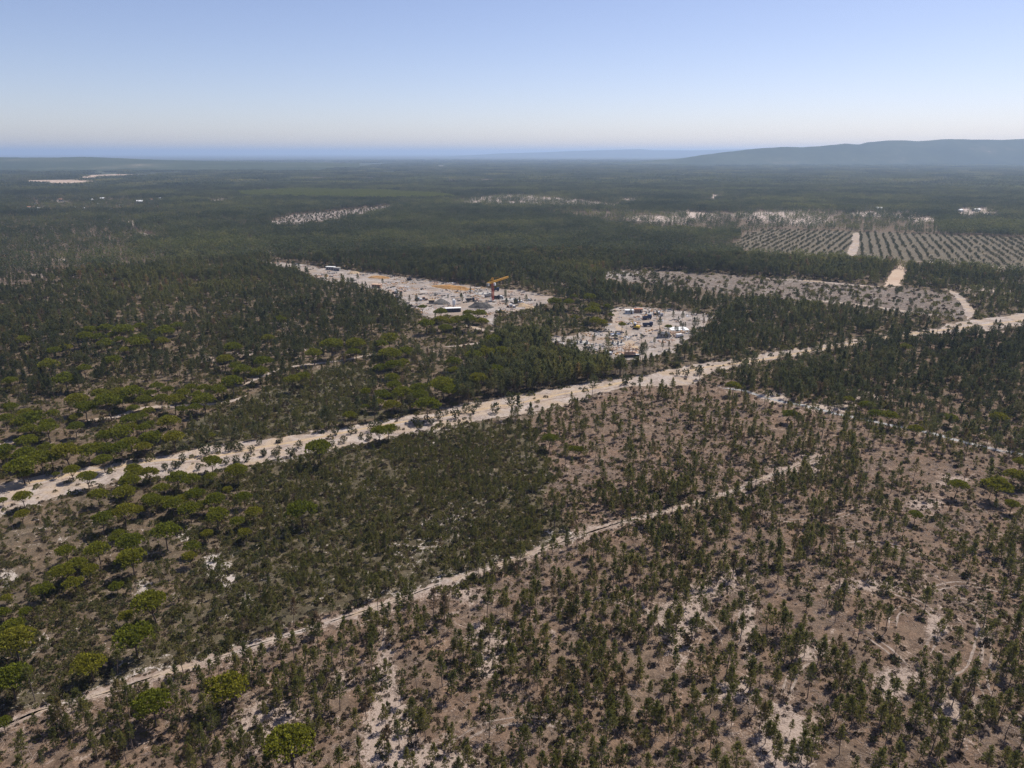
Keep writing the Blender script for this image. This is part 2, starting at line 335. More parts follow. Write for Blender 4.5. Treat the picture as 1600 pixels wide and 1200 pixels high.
# ------------------------------------------------------------------ the ground: one sheet to the horizon
def soil_fields(x, y):
    u, v, d = px(x, y)
    vis = d > 5
    ul, vl, dl = px_loose(x, y, 16.0)
    u = np.where(vis, u, -9999); v = np.where(vis, v, 9999)
    r = np.hypot(x, y)
    n = x.size
    soil = np.empty((n, 3)); soil[:] = (.105, .082, .058)
    pale = np.empty((n, 3)); pale[:] = (.42, .35, .31)
    sand = .5 * np.ones(n) - .07
    nz = fbm(x / 60, y / 60, 3)
    far = sstep(2200, 5200, r)[:, None]
    fcol = np.stack([.040 + .02 * nz, .050 + .018 * nz, .030 + .006 * nz], 1)
    soil = soil * (1 - far) + fcol * far
    sand -= sstep(2500, 6000, r) * .10
    def setz(poly, c=None, s=None, p=None):
        k = inpoly(ul, vl, poly) & vis
        if c is not None: soil[k] = c
        if s is not None: sand[k] = s
        if p is not None: pale[k] = p
    setz(SE, (.134, .097, .072), .455, (.35, .28, .24))
    setz(HEATH, (.080, .068, .044), .454, (.44, .39, .36))
    setz(GROVE, (.105, .082, .058), .440, (.42, .37, .33))
    setz(GROVE_UP, (.105, .080, .056), .445, (.40, .33, .285))
    setz(LOW_LEFT, (.078, .070, .045), .41)
    setz(RIGHT_WOOD, (.115, .085, .063), .45, (.40, .33, .285))
    setz(BROWN_LEFT, (.105, .082, .062), .43)
    setz(DENSE, (.07, .055, .04), .35)
    setz(PLANT_FIELD, (.135, .112, .096), .49, (.31, .28, .26))
    setz(ORCHARD, (.108, .094, .068), .46, (.27, .235, .20))
    setz(GREEN_STRIP, (.090, .100, .030), .38)
    setz(SCRUB_SAND, (.22, .17, .14), .58, (.46, .40, .37))
    setz(PALE_ROWS, (.16, .13, .11), .55, (.36, .32, .295))
    for bu, bv, ru, rv, a in BLOBS:
        e = ((u - bu) / (ru * 1.25)) ** 2 + ((v - bv) / (rv * 1.25)) ** 2
        sand += a * np.exp(-e)
    near = (r < 700) & vis
    dt = np.full(n, 1e9)
    dt[near] = polydist(x[near], y[near], TRACK_G)
    sand += .09 * np.exp(-(dt / 5) ** 2)
    dp = np.full(n, 1e9); dp[near] = polydist(x[near], y[near], PATH_G)
    sand += .08 * np.exp(-(dp / 6) ** 2)
    fb = inpoly(u, v, [(a, b - 3) for a, b in FB_UP] + [(a, b + 5) for a, b in FB_LO])
    sand[fb] += .08
    sand += (fbm(x / 22, y / 22, 9) - .5) * .10
    return soil, sand, pale
def build_ground():
    A = np.radians(np.concatenate([np.linspace(-180, -62, 24)[:-1], np.linspace(-62, 62, 430), np.linspace(62, 180, 24)[1:-1]]))
    R = np.concatenate([[40.], 60 * np.exp(np.arange(0, 860) * .00815)])
    R = R[R < 62000]
    aa, rr = np.meshgrid(A, R)
    x, y = (rr * np.sin(aa)).ravel(), (rr * np.cos(aa)).ravel()
    na, nr = len(A), len(R)
    i = np.arange(nr - 1)[:, None] * na; j = np.arange(na)[None, :]; j2 = (j + 1) % na
    F = np.stack([i + j, i + j2, i + na + j2, i + na + j], -1).reshape(-1, 4)[:, ::-1]
    V = np.stack([x, y, np.zeros_like(x)], 1)
    V = np.vstack([V, [[0, 0, 0]]]); c = len(V) - 1
    me = bpy.data.meshes.new('ground')
    nf = len(F); tri = np.stack([np.full(na, c), (np.arange(na) + 1) % na, np.arange(na)], 1)
    me.vertices.add(len(V)); me.vertices.foreach_set('co', V.astype(np.float32).ravel())
    me.loops.add(nf * 4 + na * 3)
    me.loops.foreach_set('vertex_index', np.concatenate([F.ravel(), tri.ravel()]).astype(np.int32))
    me.polygons.add(nf + na)
    me.polygons.foreach_set('loop_start', np.concatenate([np.arange(0, nf * 4, 4), nf * 4 + np.arange(0, na * 3, 3)]).astype(np.int32))
    me.update(calc_edges=True)
    so_, sa_, pa_ = soil_fields(V[:, 0], V[:, 1])
    for nm, arr in (('soil', so_), ('pale', pa_)):
        at = me.attributes.new(nm, 'FLOAT_COLOR', 'POINT')
        at.data.foreach_set('color', np.concatenate([arr, np.ones((len(arr), 1))], 1).astype(np.float32).ravel())
    at = me.attributes.new('sand', 'FLOAT', 'POINT'); at.data.foreach_set('value', sa_.astype(np.float32))
    me.materials.append(M['soil'])
    if me.polygons[0].normal.z < 0: me.flip_normals()
    return link('ground', me, kind='structure', label='flat sandy plain of brown soil, heath and pine wood floor')
ground = build_ground()

def sheet(name, poly_px, m, z, label, step=1.2, jit=1.2, freq=.25, seed=0, kind='structure'):
    P = to_ground(poly_px); P = P + [P[0]]; out = []
    for a, b in zip(P[:-1], P[1:]):
        L = math.dist(a, b); n = max(1, int(L / step))
        for k in range(n): out.append((a[0] + (b[0] - a[0]) * k / n, a[1] + (b[1] - a[1]) * k / n))
    O = np.array(out)
    j = (fbm(O[:, 0] * freq, O[:, 1] * freq, seed + 5, 5) - .5) * 2.6 * jit; j2 = (fbm(O[:, 0] * freq + 50, O[:, 1] * freq, seed + 9, 5) - .5) * 2.6 * jit
    O = O + np.stack([j, j2], 1)
    tr = tessellate_polygon([[Vector((p[0], p[1], 0)) for p in O]])
    V = [(p[0], p[1], z) for p in O]
    me = mesh_np(name, V, [tuple(t) for t in tr], m)
    bm = bmesh.new(); bm.from_mesh(me); bmesh.ops.recalc_face_normals(bm, faces=bm.faces)
    for f in bm.faces:
        if f.normal.z < 0: f.normal_flip()
    bm.to_mesh(me); bm.free()
    return link(name, me, kind=kind, label=label)
def ribbon(name, line, m, z, w, label, step=.8, jit=.35, seed=0, wob=.0, parent=None, fade=True):
    C = catmull(line, step); T = np.gradient(C, axis=0); T /= np.linalg.norm(T, axis=1)[:, None] + 1e-9
    N = np.stack([-T[:, 1], T[:, 0]], 1)
    s = np.arange(len(C)) * step
    cw = (fbm(s / 9, s * 0 + seed, seed + 31, 3) - .5) * 2 * wob
    l = w / 2 + (fbm(s / 1.3, s * 0 + seed, seed + 1, 4) - .5) * 2 * jit; r = w / 2 + (fbm(s / 1.3, s * 0 + seed, seed + 2, 4) - .5) * 2 * jit
    if fade:
        e = np.minimum(1, np.minimum(np.arange(len(C)), np.arange(len(C))[::-1]) / 8.0); l = l * e; r = r * e
    C = C + N * cw[:, None]
    A = C + N * np.maximum(l, .02)[:, None]; B = C - N * np.maximum(r, .02)[:, None]
    V = np.zeros((len(C) * 2, 3)); V[0::2, :2] = B; V[1::2, :2] = A; V[:, 2] = z
    i = np.arange(len(C) - 1) * 2
    F = np.stack([i, i + 2, i + 3, i + 1], 1)
    tags = dict(kind='structure', label=label) if parent is None else {}
    return link(name, mesh_np(name, V, F, m), parent, **tags)

fb = sheet('sandy_firebreak', FIREBREAK, M['sand'], .03, 'wide bare strip of pale sand crossing the woods from side to side', .8, 3.0, .16, 3)
ribbon('wheel_rut', RUT_G, M['sand_yellow'], .05, 1.9, None, 1.0, .5, 5, .5, parent=fb)
ribbon('wheel_rut', to_ground([(a, b + 5) for a, b in RUT]), M['sand_track'], .045, 1.2, None, 1.0, .5, 15, .8, parent=fb)
FB_R = [(1055, 584), (1100, 574), (1160, 567), (1240, 553), (1330, 538), (1420, 523), (1510, 511), (1610, 499), (1690, 488)]
ribbon('wheel_rut', to_ground(FB_R), M['sand_yellow'], .05, 2.4, None, 1.2, .6, 8, .5, parent=fb)
trk = ribbon('dirt_track', TRACK_G, M['sand_track'], .03, 2.9, 'narrow sandy track running diagonally between heath and young pines', .6, 1.9, 21, .9)
ribbon('wheel_rut', [(x + .9, y + .9) for x, y in TRACK_G], M['sand'], .045, .8, None, .7, .3, 33, .4, parent=trk)
ribbon('wheel_rut', [(x - .5, y - .6) for x, y in TRACK_G], M['sand'], .045, .7, None, .7, .3, 44, .4, parent=trk)
ribbon('gravel_path', PATH_G, M['gravel'], .03, 2.5, 'pale grey gravel path bordering the sparse pines on the right', .8, .8, 51, .3)
LANE_LABEL = ['sandy lane winding under the umbrella pines behind the firebreak', 'pale sandy lane through low heath towards the dense pines', 'short pale lane among umbrella pines at the left edge', 'short white track just behind the stone pine grove', 'white access track winding below the building site',
              'thin sandy lane behind the dark pine block beside the orchard', 'sandy lane along the far edge of the replanted field', 'sandy lane along the near edge of the replanted field', 'sandy lane curving down to the firebreak at the right', 'sandy lane running right from the bare sand wedge',
              'sandy lane along the near side of the orchard', 'faint sandy lane below the bare sand wedge', 'white sand road leading away at the far left', 'short bend of white road beyond the brown heath', 'white lane dividing the orchard into two blocks']
for i, l in enumerate(LANES_G):
    w = [3.2, 2.6, 3.5, 3, 4, 9, 6, 5, 6, 6, 7, 5, 11, 10, 10][i]
    ribbon('sandy_lane', l, M['sand'], .03 + .001 * i, w, LANE_LABEL[i], 1.2 if i < 5 else 3, .8 if i < 5 else 1.8, 60 + i, .4)
s1 = sheet('site_ground', SITE1, M['sand_site'], .04, 'levelled white sand of the building site with the yellow crane', 1.5, 6.0, .07, 71)
s2 = sheet('clearing_ground', SITE2, M['sand_site'], .04, 'white sandy clearing dotted with pines and half-built houses', 1.5, 6.0, .08, 72)
ribbon('site_road', to_ground([(930, 549), (965, 542), (989, 533), (1002, 523), (1020, 514), (1040, 507)]), M['sand'], .07, 5.5, None, 1.5, .6, 73, .3, parent=s2)
ribbon('site_road', to_ground([(990, 530), (972, 520), (964, 504), (961, 493), (966, 484), (1000, 482)]), M['sand'], .075, 5, None, 1.5, .6, 74, .3, parent=s2)
sheet('sand_wedge', WEDGE, M['field_peach'], .04, 'bare wedge of yellowish sand pointing at the orchard', 2.5, 3.0, .08, 75)
sheet('far_field', PEACH, M['field_peach'], .05, 'pale peach-coloured harvested field far off at the left', 12, 14, .01, 76)
# tyre tracks curving through the brown clearing at the lower right
TY = [[(1350, 915), (1420, 937), (1450, 957), (1462, 977), (1440, 1020)], [(1522, 950), (1526, 975), (1522, 1012), (1508, 1046), (1475, 1057), (1450, 1045)], [(1340, 982), (1360, 1000), (1390, 1022), (1417, 1052)], [(1475, 940), (1512, 942), (1557, 962), (1600, 990)], [(1568, 1100), (1600, 1122), (1640, 1150)], [(1400, 985), (1405, 960), (1425, 950)], [(1070, 955), (1090, 965), (1110, 985), (1118, 1010)], [(605, 970), (598, 1010), (603, 1060), (606, 1100)], [(1165, 935), (1150, 980), (1140, 1010)], [(1440, 930), (1500, 915), (1560, 925), (1600, 940)], [(1515, 950), (1530, 985), (1535, 1020), (1528, 1060), (1545, 1100)],
      [(1300, 860), (1360, 850), (1420, 862), (1470, 890)], [(1180, 800), (1230, 815), (1300, 812), (1360, 790)], [(700, 1180), (760, 1140), (840, 1130), (900, 1150)], [(860, 960), (930, 940), (1000, 950)], [(1230, 1100), (1250, 1050), (1290, 1020), (1320, 1030)]]
for i, l in enumerate(TY):
    g = to_ground(l)
    ty = ribbon('tyre_track', g, M['tyre'], .02 + .0006 * i, .5, 'pair of curving tyre ruts pressed into the brown clearing, number %d from the bottom right' % (i + 1) if False else None, .5, .22, 90 + i, .15)
    ty['label'] = ['tyre rut swinging past a bare pale spot at lower right', 'looped tyre rut curling round a pine clump at lower right', 'straight slanting tyre rut through brown litter at lower right', 'tyre rut bending off to the right picture edge', 'tyre rut at the lower right picture edge', 'short hooked tyre rut in brown litter at right', 'tyre rut along a pale bank right of centre', 'tyre rut running down from the diagonal track left of centre', 'short tyre rut beside pines right of centre', 'tyre rut crossing the bare patch under the right-hand stone pines', 'long double tyre rut near the right edge', 'tyre rut arching across brown ground right of centre', 'tyre rut below the end of the diagonal track', 'tyre rut at the bottom centre between pine clumps', 'short level tyre rut in the centre of the young pines', 'rut climbing between pines at bottom right of centre'][i]
    L2 = catmull(g, 1.0); T = np.gradient(L2, axis=0); T /= np.linalg.norm(T, axis=1)[:, None] + 1e-9
    ribbon('second_rut', L2 + np.stack([-T[:, 1], T[:, 0]], 1) * 1.7, M['tyre'], .02 + .0006 * i, .45, None, .5, .22, 130 + i, .15, parent=ty)

# ------------------------------------------------------------------ far hills
def hill_mat(name):
    m, n, out = mat(name)
    g = node(n, 'ShaderNodeNewGeometry'); p = g.outputs['Position']
    a = noise(n, p, .0016, 6, .62); b = noise(n, p, .011, 4, .65)
    r = ramp(n, math_n(n, 'ADD', math_n(n, 'MULTIPLY', a, .7), math_n(n, 'MULTIPLY', b, .3)), [(.40, (.035, .046, .026)), (.55, (.055, .066, .036)), (.63, (.10, .095, .06)), (.70, (.30, .26, .2))])
    d = node(n, 'ShaderNodeBsdfDiffuse'); n.links.new(r.outputs[0], d.inputs[0]); n.links.new(d.outputs[0], out.inputs[0]); return m
M['hill'] = hill_mat('hill')
def ridge(name, prof, y0, depth, label, seed, rough=.12, nx=420, ny=30):
    """a range of hills: crest heights from where its skyline stands, slopes cut by gullies"""
    us = np.array([p[0] for p in prof], float); vs = np.array([p[1] for p in prof], float)
    uu = np.linspace(us[0], us[-1], nx); vv = np.interp(uu, us, vs)
    V = np.zeros((ny, nx, 3)); crest = .55
    yc = y0 + depth * crest
    zc = np.array([CAM_H + (240.5 - v) / FPX * yc / cp * .98 for v in vv])
    zc = np.maximum(zc, 0)
    for j in range(ny):
        t = j / (ny - 1); y = y0 + depth * t
        prof_t = math.sin(math.pi * min(1, t / (2 * crest) if t < crest else .5 + (t - crest) / (2 * (1 - crest)))) ** 1.3
        dirx = (uu - 800) / (FPX * cp + 360 * sp)
        x = dirx * y
        nz = fbm(x / 900, np.full(nx, y) / 900, seed, 5) - .5
        z = zc * prof_t * (1 + rough * 5 * nz * (1 - prof_t * .9)) + 13 * (fbm(x / 150, np.full(nx, y) / 150, seed + 3, 4) - .5) * prof_t - 2
        V[j, :, 0] = x; V[j, :, 1] = y + nz * depth * .03; V[j, :, 2] = np.maximum(z, -2)
    i = np.arange(ny - 1)[:, None] * nx; j = np.arange(nx - 1)[None, :]
    F = np.stack([i + j, i + j + 1, i + nx + j + 1, i + nx + j], -1).reshape(-1, 4)
    return link(name, mesh_np(name, V.reshape(-1, 3), F, M['hill'], smooth=True), kind='structure', label=label)
ridge('hills', [(900, 256.9), (990, 253.5), (1060, 248), (1110, 242), (1132, 239.5), (1150, 237.5), (1190, 234), (1220, 232), (1250, 232.5), (1285, 230.5), (1320, 227.5), (1340, 229), (1352, 226), (1385, 223.2), (1410, 223.5), (1430, 224.5), (1460, 222.4), (1480, 221.2), (1520, 222.3), (1560, 222.6), (1600, 221.6), (1700, 220), (1850, 224), (2000, 238), (2200, 256.9)], 6600, 1500, 'long blue wooded hill range on the right horizon', 5)
ridge('hills', [(700, 245.2), (780, 241.5), (850, 239.8), (900, 237.8), (950, 236.8), (1000, 235.4), (1020, 237), (1080, 237.2), (1140, 236.2), (1250, 233.5), (1400, 236), (1600, 240)], 20000, 6000, 'very faint distant low hills at the middle of the horizon', 15, .05)
ridge('wooded_ridge', [(-700, 247), (-300, 245.5), (-100, 246.5), (0, 246.2), (70, 247), (130, 246), (180, 248), (240, 250), (330, 252), (420, 253.5), (560, 255)], 4600, 3600, 'low dark wooded rise below the horizon at the left', 25, .04)

# ------------------------------------------------------------------ plants: shapes
def unit(a): return a / (np.linalg.norm(a, axis=-1, keepdims=True) + 1e-9)
def blades(c, d, n, ln, wd, r, spread=.8):
    """n needle sprays at every centre c, pointing about d: thin triangles"""
    k = len(c); C = np.repeat(c, n, 0); D = np.repeat(d, n, 0)
    D = unit(D + r.normal(0, spread, (k * n, 3))); side = unit(np.cross(D, r.normal(0, 1, (k * n, 3))))
    L = ln * r.uniform(.7, 1.3, (k * n, 1)); Wd = wd * r.uniform(.7, 1.3, (k * n, 1))
    C = C + r.normal(0, ln * .12, C.shape)
    base = C - D * L * .25; mid = C + D * L * .3
    a = mid - side * Wd / 2; b = mid + side * Wd / 2; t = C + D * L * .8
    V = np.stack([base, a, t, b], 1).reshape(-1, 3); i = np.arange(k * n) * 4
    return V, np.stack([i, i + 1, i + 2, i + 3], 1)
def tube(pts, rad, n=5):
    V, F = [], []
    for p, r_ in zip(pts, rad):
        for i in range(n):
            t = 2 * math.pi * i / n; V.append((p[0] + math.cos(t) * r_, p[1] + math.sin(t) * r_, p[2]))
    for j in range(len(pts) - 1):
        for i in range(n):
            F.append((j * n + i, j * n + (i + 1) % n, (j + 1) * n + (i + 1) % n, (j + 1) * n + i))
    return np.array(V), np.array(F)
def stick(a, b, r1, r2=None):
    a, b = np.array(a), np.array(b); d = unit(b - a); s = unit(np.cross(d, [0.3, .5, .8])); t = np.cross(d, s); r2 = r1 * .5 if r2 is None else r2
    V = []
    for p, r_ in ((a, r1), (b, r2)):
        for k in range(3):
            an = k * 2.094; V.append(p + s * math.cos(an) * r_ + t * math.sin(an) * r_)
    return np.array(V), np.array([(0, 1, 4, 3), (1, 2, 5, 4), (2, 0, 3, 5)])
def cat(parts):
    V, F, o = [], [], 0
    for v, f in parts:
        V.append(v); F.append(f + o); o += len(v)
    return np.vstack(V), np.vstack(F)
def pine_shape(H, R, base, seed, whorls=11, nb=5, tufts=3, bl=6, ln=.42, wd=.17, bend=.25, top_round=False):
    r = np.random.default_rng(seed)
    bx, by = r.normal(0, bend, 2)
    def axis(t): return np.array([bx * t * t + .06 * math.sin(5 * t + seed), by * t * t, H * t])
    ts = np.linspace(0, 1, 6)
    wood = [tube([axis(t) for t in ts], [.0135 * H * (1 - .8 * t) for t in ts], 5)]
    cs, ds = [], []
    for k in range(whorls):
        t = base + (1 - base) * (k + r.uniform(-.3, .3)) / whorls
        t = min(max(t, base), .97); q = (t - base) / (1 - base)
        prof = (math.sqrt(max(0, 1 - (q * 1.6 - .6) ** 2)) if top_round else (.5 + .6 * math.sin(math.pi * min(1, q * 1.15 + .18))) * (1 - q) ** .45)
        p = axis(t); a0 = r.uniform(0, 6.28)
        for b in range(nb):
            if r.random() < .14: continue
            a = a0 + 6.283 * b / nb + r.normal(0, .25); L = R * prof * r.uniform(.6, 1.2) + .12
            up = r.uniform(.15, .55) + .5 * q
            e = p + np.array([math.cos(a) * L, math.sin(a) * L, up * L])
            if L > .35: wood.append(stick(p, e, .0035 * H * (1.1 - q)))
            for s_ in np.linspace(.4, 1.02, tufts):
                cs.append(p + (e - p) * s_ + r.normal(0, .07, 3)); ds.append(unit(np.array([math.cos(a), math.sin(a), .8 + q])))
    for s_ in (.9, .96, 1.0, 1.03): cs.append(axis(s_)); ds.append(np.array([0, 0, 1.]))
    # a few dead lower branches
    for k in range(5):
        t = r.uniform(base * .45, base); a = r.uniform(0, 6.28); p = axis(t); L = R * r.uniform(.3, .7)
        wood.append(stick(p, p + np.array([math.cos(a) * L, math.sin(a) * L, L * .1]), .0022 * H))
    return cat(wood), blades(np.array(cs), np.array(ds), bl, ln, wd, r)
def stone_shape(Wd, H, seed, lobes=34, per=30, bl=4):
    r = np.random.default_rng(seed); dep = .38 * Wd; zc = H - dep * 1.0
    R = Wd / 2
    wood = []
    fork = H * r.uniform(.3, .48); lean = r.normal(0, .35, 2)
    tp = np.array([lean[0] * .6, lean[1] * .6, fork])
    wood.append(tube([np.zeros(3), tp * np.array([.35, .35, .5]), tp], [.034 * H, .027 * H, .024 * H], 7))
    cs, ds, C = [], [], []
    ga = 2.39996
    for k in range(lobes):
        q = (k + .5) / lobes; rad = R * .88 * math.sqrt(q); a = k * ga + r.normal(0, .25)
        x, y = math.cos(a) * rad, math.sin(a) * rad
        z = zc + dep * .80 * math.sqrt(max(0, 1 - (rad / R) ** 2)) * r.uniform(.82, 1.1) + r.normal(0, .05 * Wd)* .5
        C.append((x + lean[0], y + lean[1], z))
    C = np.array(C)
    for k in range(0, lobes, 3):
        e = C[k] - np.array([0, 0, .06 * Wd]); m_ = tp + (e - tp) * .5 - np.array([0, 0, .04 * Wd])
        wood.append(stick(tp, m_, .011 * H, .008 * H)); wood.append(stick(m_, e, .008 * H, .004 * H))
    lr = .145 * Wd
    for c in C:
        n_ = unit(r.normal(0, 1, (per, 3))); n_[:, 2] = np.abs(n_[:, 2]) * 1.1 - .28; n_ = unit(n_)
        rr = lr * r.uniform(.8, 1.15) * r.uniform(.82, 1.05, (per, 1))
        cs.append(c + n_ * rr * np.array([1.05, 1.05, .72])); ds.append(n_ + np.array([0, 0, .35]))
    return cat(wood), blades(np.vstack(cs), np.vstack(ds), bl, .068 * Wd, .040 * Wd, r, .75)
def bush_shape(Wd, H, seed, n=46, bl=4, stem=False, ln=None):
    r = np.random.default_rng(seed); p = unit(r.normal(0, 1, (n, 3))); p[:, 2] = np.abs(p[:, 2]) if not stem else p[:, 2]
    rad = r.uniform(.45, 1, (n, 1)) ** .6 * (1 + .25 * np.sin(3 * np.arctan2(p[:, 1:2], p[:, :1]) + seed))
    z0 = H * .55 if stem else 0
    c = p * rad * np.array([Wd / 2, Wd / 2, H * .45 if stem else H]) + np.array([0, 0, z0])
    c[:, 2] = np.maximum(c[:, 2], .03)
    ln = ln or .22 * Wd
    lv = blades(c, p + np.array([0, 0, .6]), bl, ln, ln * .5, r, .7)
    w = []
    if stem:
        for k in range(3):
            a = k * 2.1 + seed; w.append(stick((0, 0, 0), (math.cos(a) * Wd * .16, math.sin(a) * Wd * .16, H * .6), .022 * H, .012 * H))
    else:
        for k in range(4):
            a = k * 1.57 + seed; w.append(stick((0, 0, 0), (math.cos(a) * Wd * .3, math.sin(a) * Wd * .3, H * .7), .02, .01))
    return cat(w), lv

def protos(prefix, shapes, wood_m, leaf_m):
    """for each shape: (joined mesh for masses, trunk mesh, crown mesh)"""
    out = []
    for i, (w, l) in enumerate(shapes):
        V, F = cat([w, l]); mi = np.concatenate([np.zeros(len(w[1])), np.ones(len(l[1]))])
        lm = leaf_m[i % len(leaf_m)] if isinstance(leaf_m, list) else leaf_m
        out.append((mesh_np('%s_plant_%02d' % (prefix, i), V, F, [wood_m, lm], mi), mesh_np(prefix + '_trunk', w[0], w[1], wood_m), mesh_np(prefix + '_crown', l[0], l[1], lm)))
    return out
YOUNG = protos('young_pine', [pine_shape(H, R, b, 100 + i, wh, 5, 3, 6, .42, .115) for i, (H, R, b, wh) in enumerate([(7.2, .92, .40, 10), (6.6, .80, .46, 9), (8.2, .90, .50, 9), (5.4, 1.0, .26, 9), (7.2, .72, .55, 7), (4.2, 1.05, .12, 8), (7.6, 1.1, .42, 10)])], M['bark_pale'], M['needle_young'])
OLD = protos('tall_pine', [pine_shape(H, R, b, 200 + i, wh, 6, 3, 5, .58, .19, .3, rd) for i, (H, R, b, wh, rd) in enumerate([(10., 1.6, .36, 10, False), (9.2, 1.5, .42, 9, True), (10.6, 1.45, .45, 9, False), (8.6, 1.6, .28, 10, False), (9.8, 1.7, .48, 8, True)])], M['bark'], M['needle_old'])
STONE = protos('stone_pine', [stone_shape(8.0, h, 300 + i, lb) for i, (h, lb) in enumerate([(7.4, 34), (8.2, 38), (6.6, 30), (7.8, 42), (7.0, 32)])], M['bark'], M['needle_stone'])
LITTLE = protos('small_tree', [bush_shape(3.0, 3.6, 400 + i, 95, 5, True, .5) for i in range(4)], M['bark'], M['oak_leaf'])
HEATHS = protos('heath', [bush_shape(w, h, 500 + i, 40, 4, False) for i, (w, h) in enumerate([(1.2, .6), (1.6, .8), (1.0, .5), (2.1, 1.1), (1.4, .6), (.9, .45), (1.8, .8)])], M['bark'], [M['heath'], M['heath'], M['heath_dry'], M['heath'], M['heath_dry'], M['heath'], M['oak_leaf']])
def far_tree(H, R, r):
    n = 9; z = np.linspace(.3, .95, n); a = np.arange(n) * 2.4 + r.uniform(0, 6)
    rr = R * (1.05 - z) ** .5 * r.uniform(.55, 1.0, n)
    c = np.stack([np.cos(a) * rr, np.sin(a) * rr, z * H], 1)
    return c, unit(np.stack([np.cos(a), np.sin(a), np.full(n, 1.0)], 1))
def patch(size, spacing, H, R, seed, bl=2, ln=1.3, fill=1.0, per=True):
    r = np.random.default_rng(seed); cs, ds, wood = [], [], []
    n = int(size / spacing)
    for i in range(n):
        for j in range(n):
            if r.random() > fill: continue
            o = np.array([(i + r.uniform(.1, .9)) * spacing - size / 2, (j + r.uniform(.1, .9)) * spacing - size / 2, 0]); s = r.uniform(.75, 1.15)
            c, d = far_tree(H * s, R * s, r)
            if not per: c, d = c[::3], d[::3]
            cs.append(c + o); ds.append(d)
            if per: wood.append(stick(o, o + np.array([0, 0, H * s * .8]), .13, .05))
    lv = blades(np.vstack(cs), np.vstack(ds), bl, ln, ln * .6, r, .7)
    if not wood: wood = [stick((0, 0, 0), (0, 0, H * .5), .2)]
    return cat(wood), lv
CLUMPS = protos('pine_clump', [patch(14, 3.4, 10, 1.7, 600 + i, 2, 1.5) for i in range(4)], M['bark'], M['needle_far'])
THIN = protos('thin_clump', [patch(14, 3.4, 8.5, 1.5, 620 + i, 2, 1.4, .42) for i in range(3)], M['bark'], M['needle_far'])
FRESH = protos('fresh_clump', [patch(14, 3.4, 6, 1.9, 640 + i, 2, 1.7, .9) for i in range(2)], M['bark'], M['needle_fresh'])
FARP = protos('far_wood', [patch(90, 6.0, 9, 2.9, 660 + i, 1, 5.0, .92, False) for i in range(3)], M['bark'], M['needle_far'])

# ------------------------------------------------------------------ masses of plants: one object each, instanced copies
def mass(name, P, rot, scl, idx, protolist, label, category):
    """kind stuff: what stands too thick or too far to be counted"""
    c = bpy.data.collections.new(name + '_shapes')
    for i, p in enumerate(protolist): c.objects.link(bpy.data.objects.new('%s_shape_%02d' % (name, i), p[0]))
    me = bpy.data.meshes.new(name); n = len(P)
    me.vertices.add(n); me.vertices.foreach_set('co', np.asarray(P, np.float32).ravel())
    a = me.attributes.new('turn', 'FLOAT_VECTOR', 'POINT'); a.data.foreach_set('vector', np.asarray(rot, np.float32).ravel())
    a = me.attributes.new('size', 'FLOAT_VECTOR', 'POINT'); a.data.foreach_set('vector', np.asarray(scl, np.float32).ravel())
    a = me.attributes.new('which', 'INT', 'POINT'); a.data.foreach_set('value', np.asarray(idx, np.int32))
    o = link(name, me, kind='stuff', label=label, category=category)
    ng = bpy.data.node_groups.new(name + '_spread', 'GeometryNodeTree')
    ng.interface.new_socket('Geometry', in_out='INPUT', socket_type='NodeSocketGeometry'); ng.interface.new_socket('Geometry', in_out='OUTPUT', socket_type='NodeSocketGeometry')
    gi, go = ng.nodes.new('NodeGroupInput'), ng.nodes.new('NodeGroupOutput')
    ci = ng.nodes.new('GeometryNodeCollectionInfo'); ci.inputs['Collection'].default_value = c
    ci.inputs['Separate Children'].default_value = True; ci.inputs['Reset Children'].default_value = True
    ip = ng.nodes.new('GeometryNodeInstanceOnPoints'); ip.inputs['Pick Instance'].default_value = True
    def na(nm, t):
        x = ng.nodes.new('GeometryNodeInputNamedAttribute'); x.data_type = t; x.inputs['Name'].default_value = nm
        return [s for s in x.outputs if s.enabled and s.name == 'Attribute'][0]
    L = ng.links.new
    L(gi.outputs[0], ip.inputs['Points']); L(ci.outputs[0], ip.inputs['Instance'])
    L(na('which', 'INT'), ip.inputs['Instance Index']); L(na('turn', 'FLOAT_VECTOR'), ip.inputs['Rotation']); L(na('size', 'FLOAT_VECTOR'), ip.inputs['Scale'])
    L(ip.outputs[0], go.inputs[0])
    md = o.modifiers.new('spread', 'NODES'); md.node_group = ng
    return o
def grid(r0, r1, step, half_deg=47, r=rng):
    n = int(2 * r1 / step) + 1
    gx, gy = np.meshgrid(np.arange(n) * step - r1, np.arange(int(r1 / step) + 1) * step)
    x, y = gx.ravel(), gy.ravel()
    rr = np.hypot(x, y); a = np.abs(np.arctan2(x, y)); k = (rr > r0 - step) & (rr < r1 + step) & (a < math.radians(half_deg))
    x, y = x[k], y[k]
    x = x + r.uniform(-.48, .48, x.size) * step; y = y + r.uniform(-.48, .48, y.size) * step
    rr = np.hypot(x, y); k = (rr >= r0) & (rr < r1)
    return x[k], y[k]
def bare(u, v, x, y, marg=1.0):
    """ground kept clear of trees"""
    b = inpoly(u, v, FIREBREAK) | inpoly(u, v, SITE1) | inpoly(u, v, SITE2) | inpoly(u, v, WEDGE) | inpoly(u, v, PEACH)
    r = np.hypot(x, y); k = r < 720
    for line, w in [(TRACK_G, 1.9), (PATH_G, 2.0)] + [(l, 2.2 if i < 5 else 4) for i, l in enumerate(LANES_G)]:
        d = np.full(x.shape, 1e9); q = k if r.min() < 700 else np.ones_like(k)
        d[q] = polydist(x[q], y[q], line); b |= d < w * marg
    return b

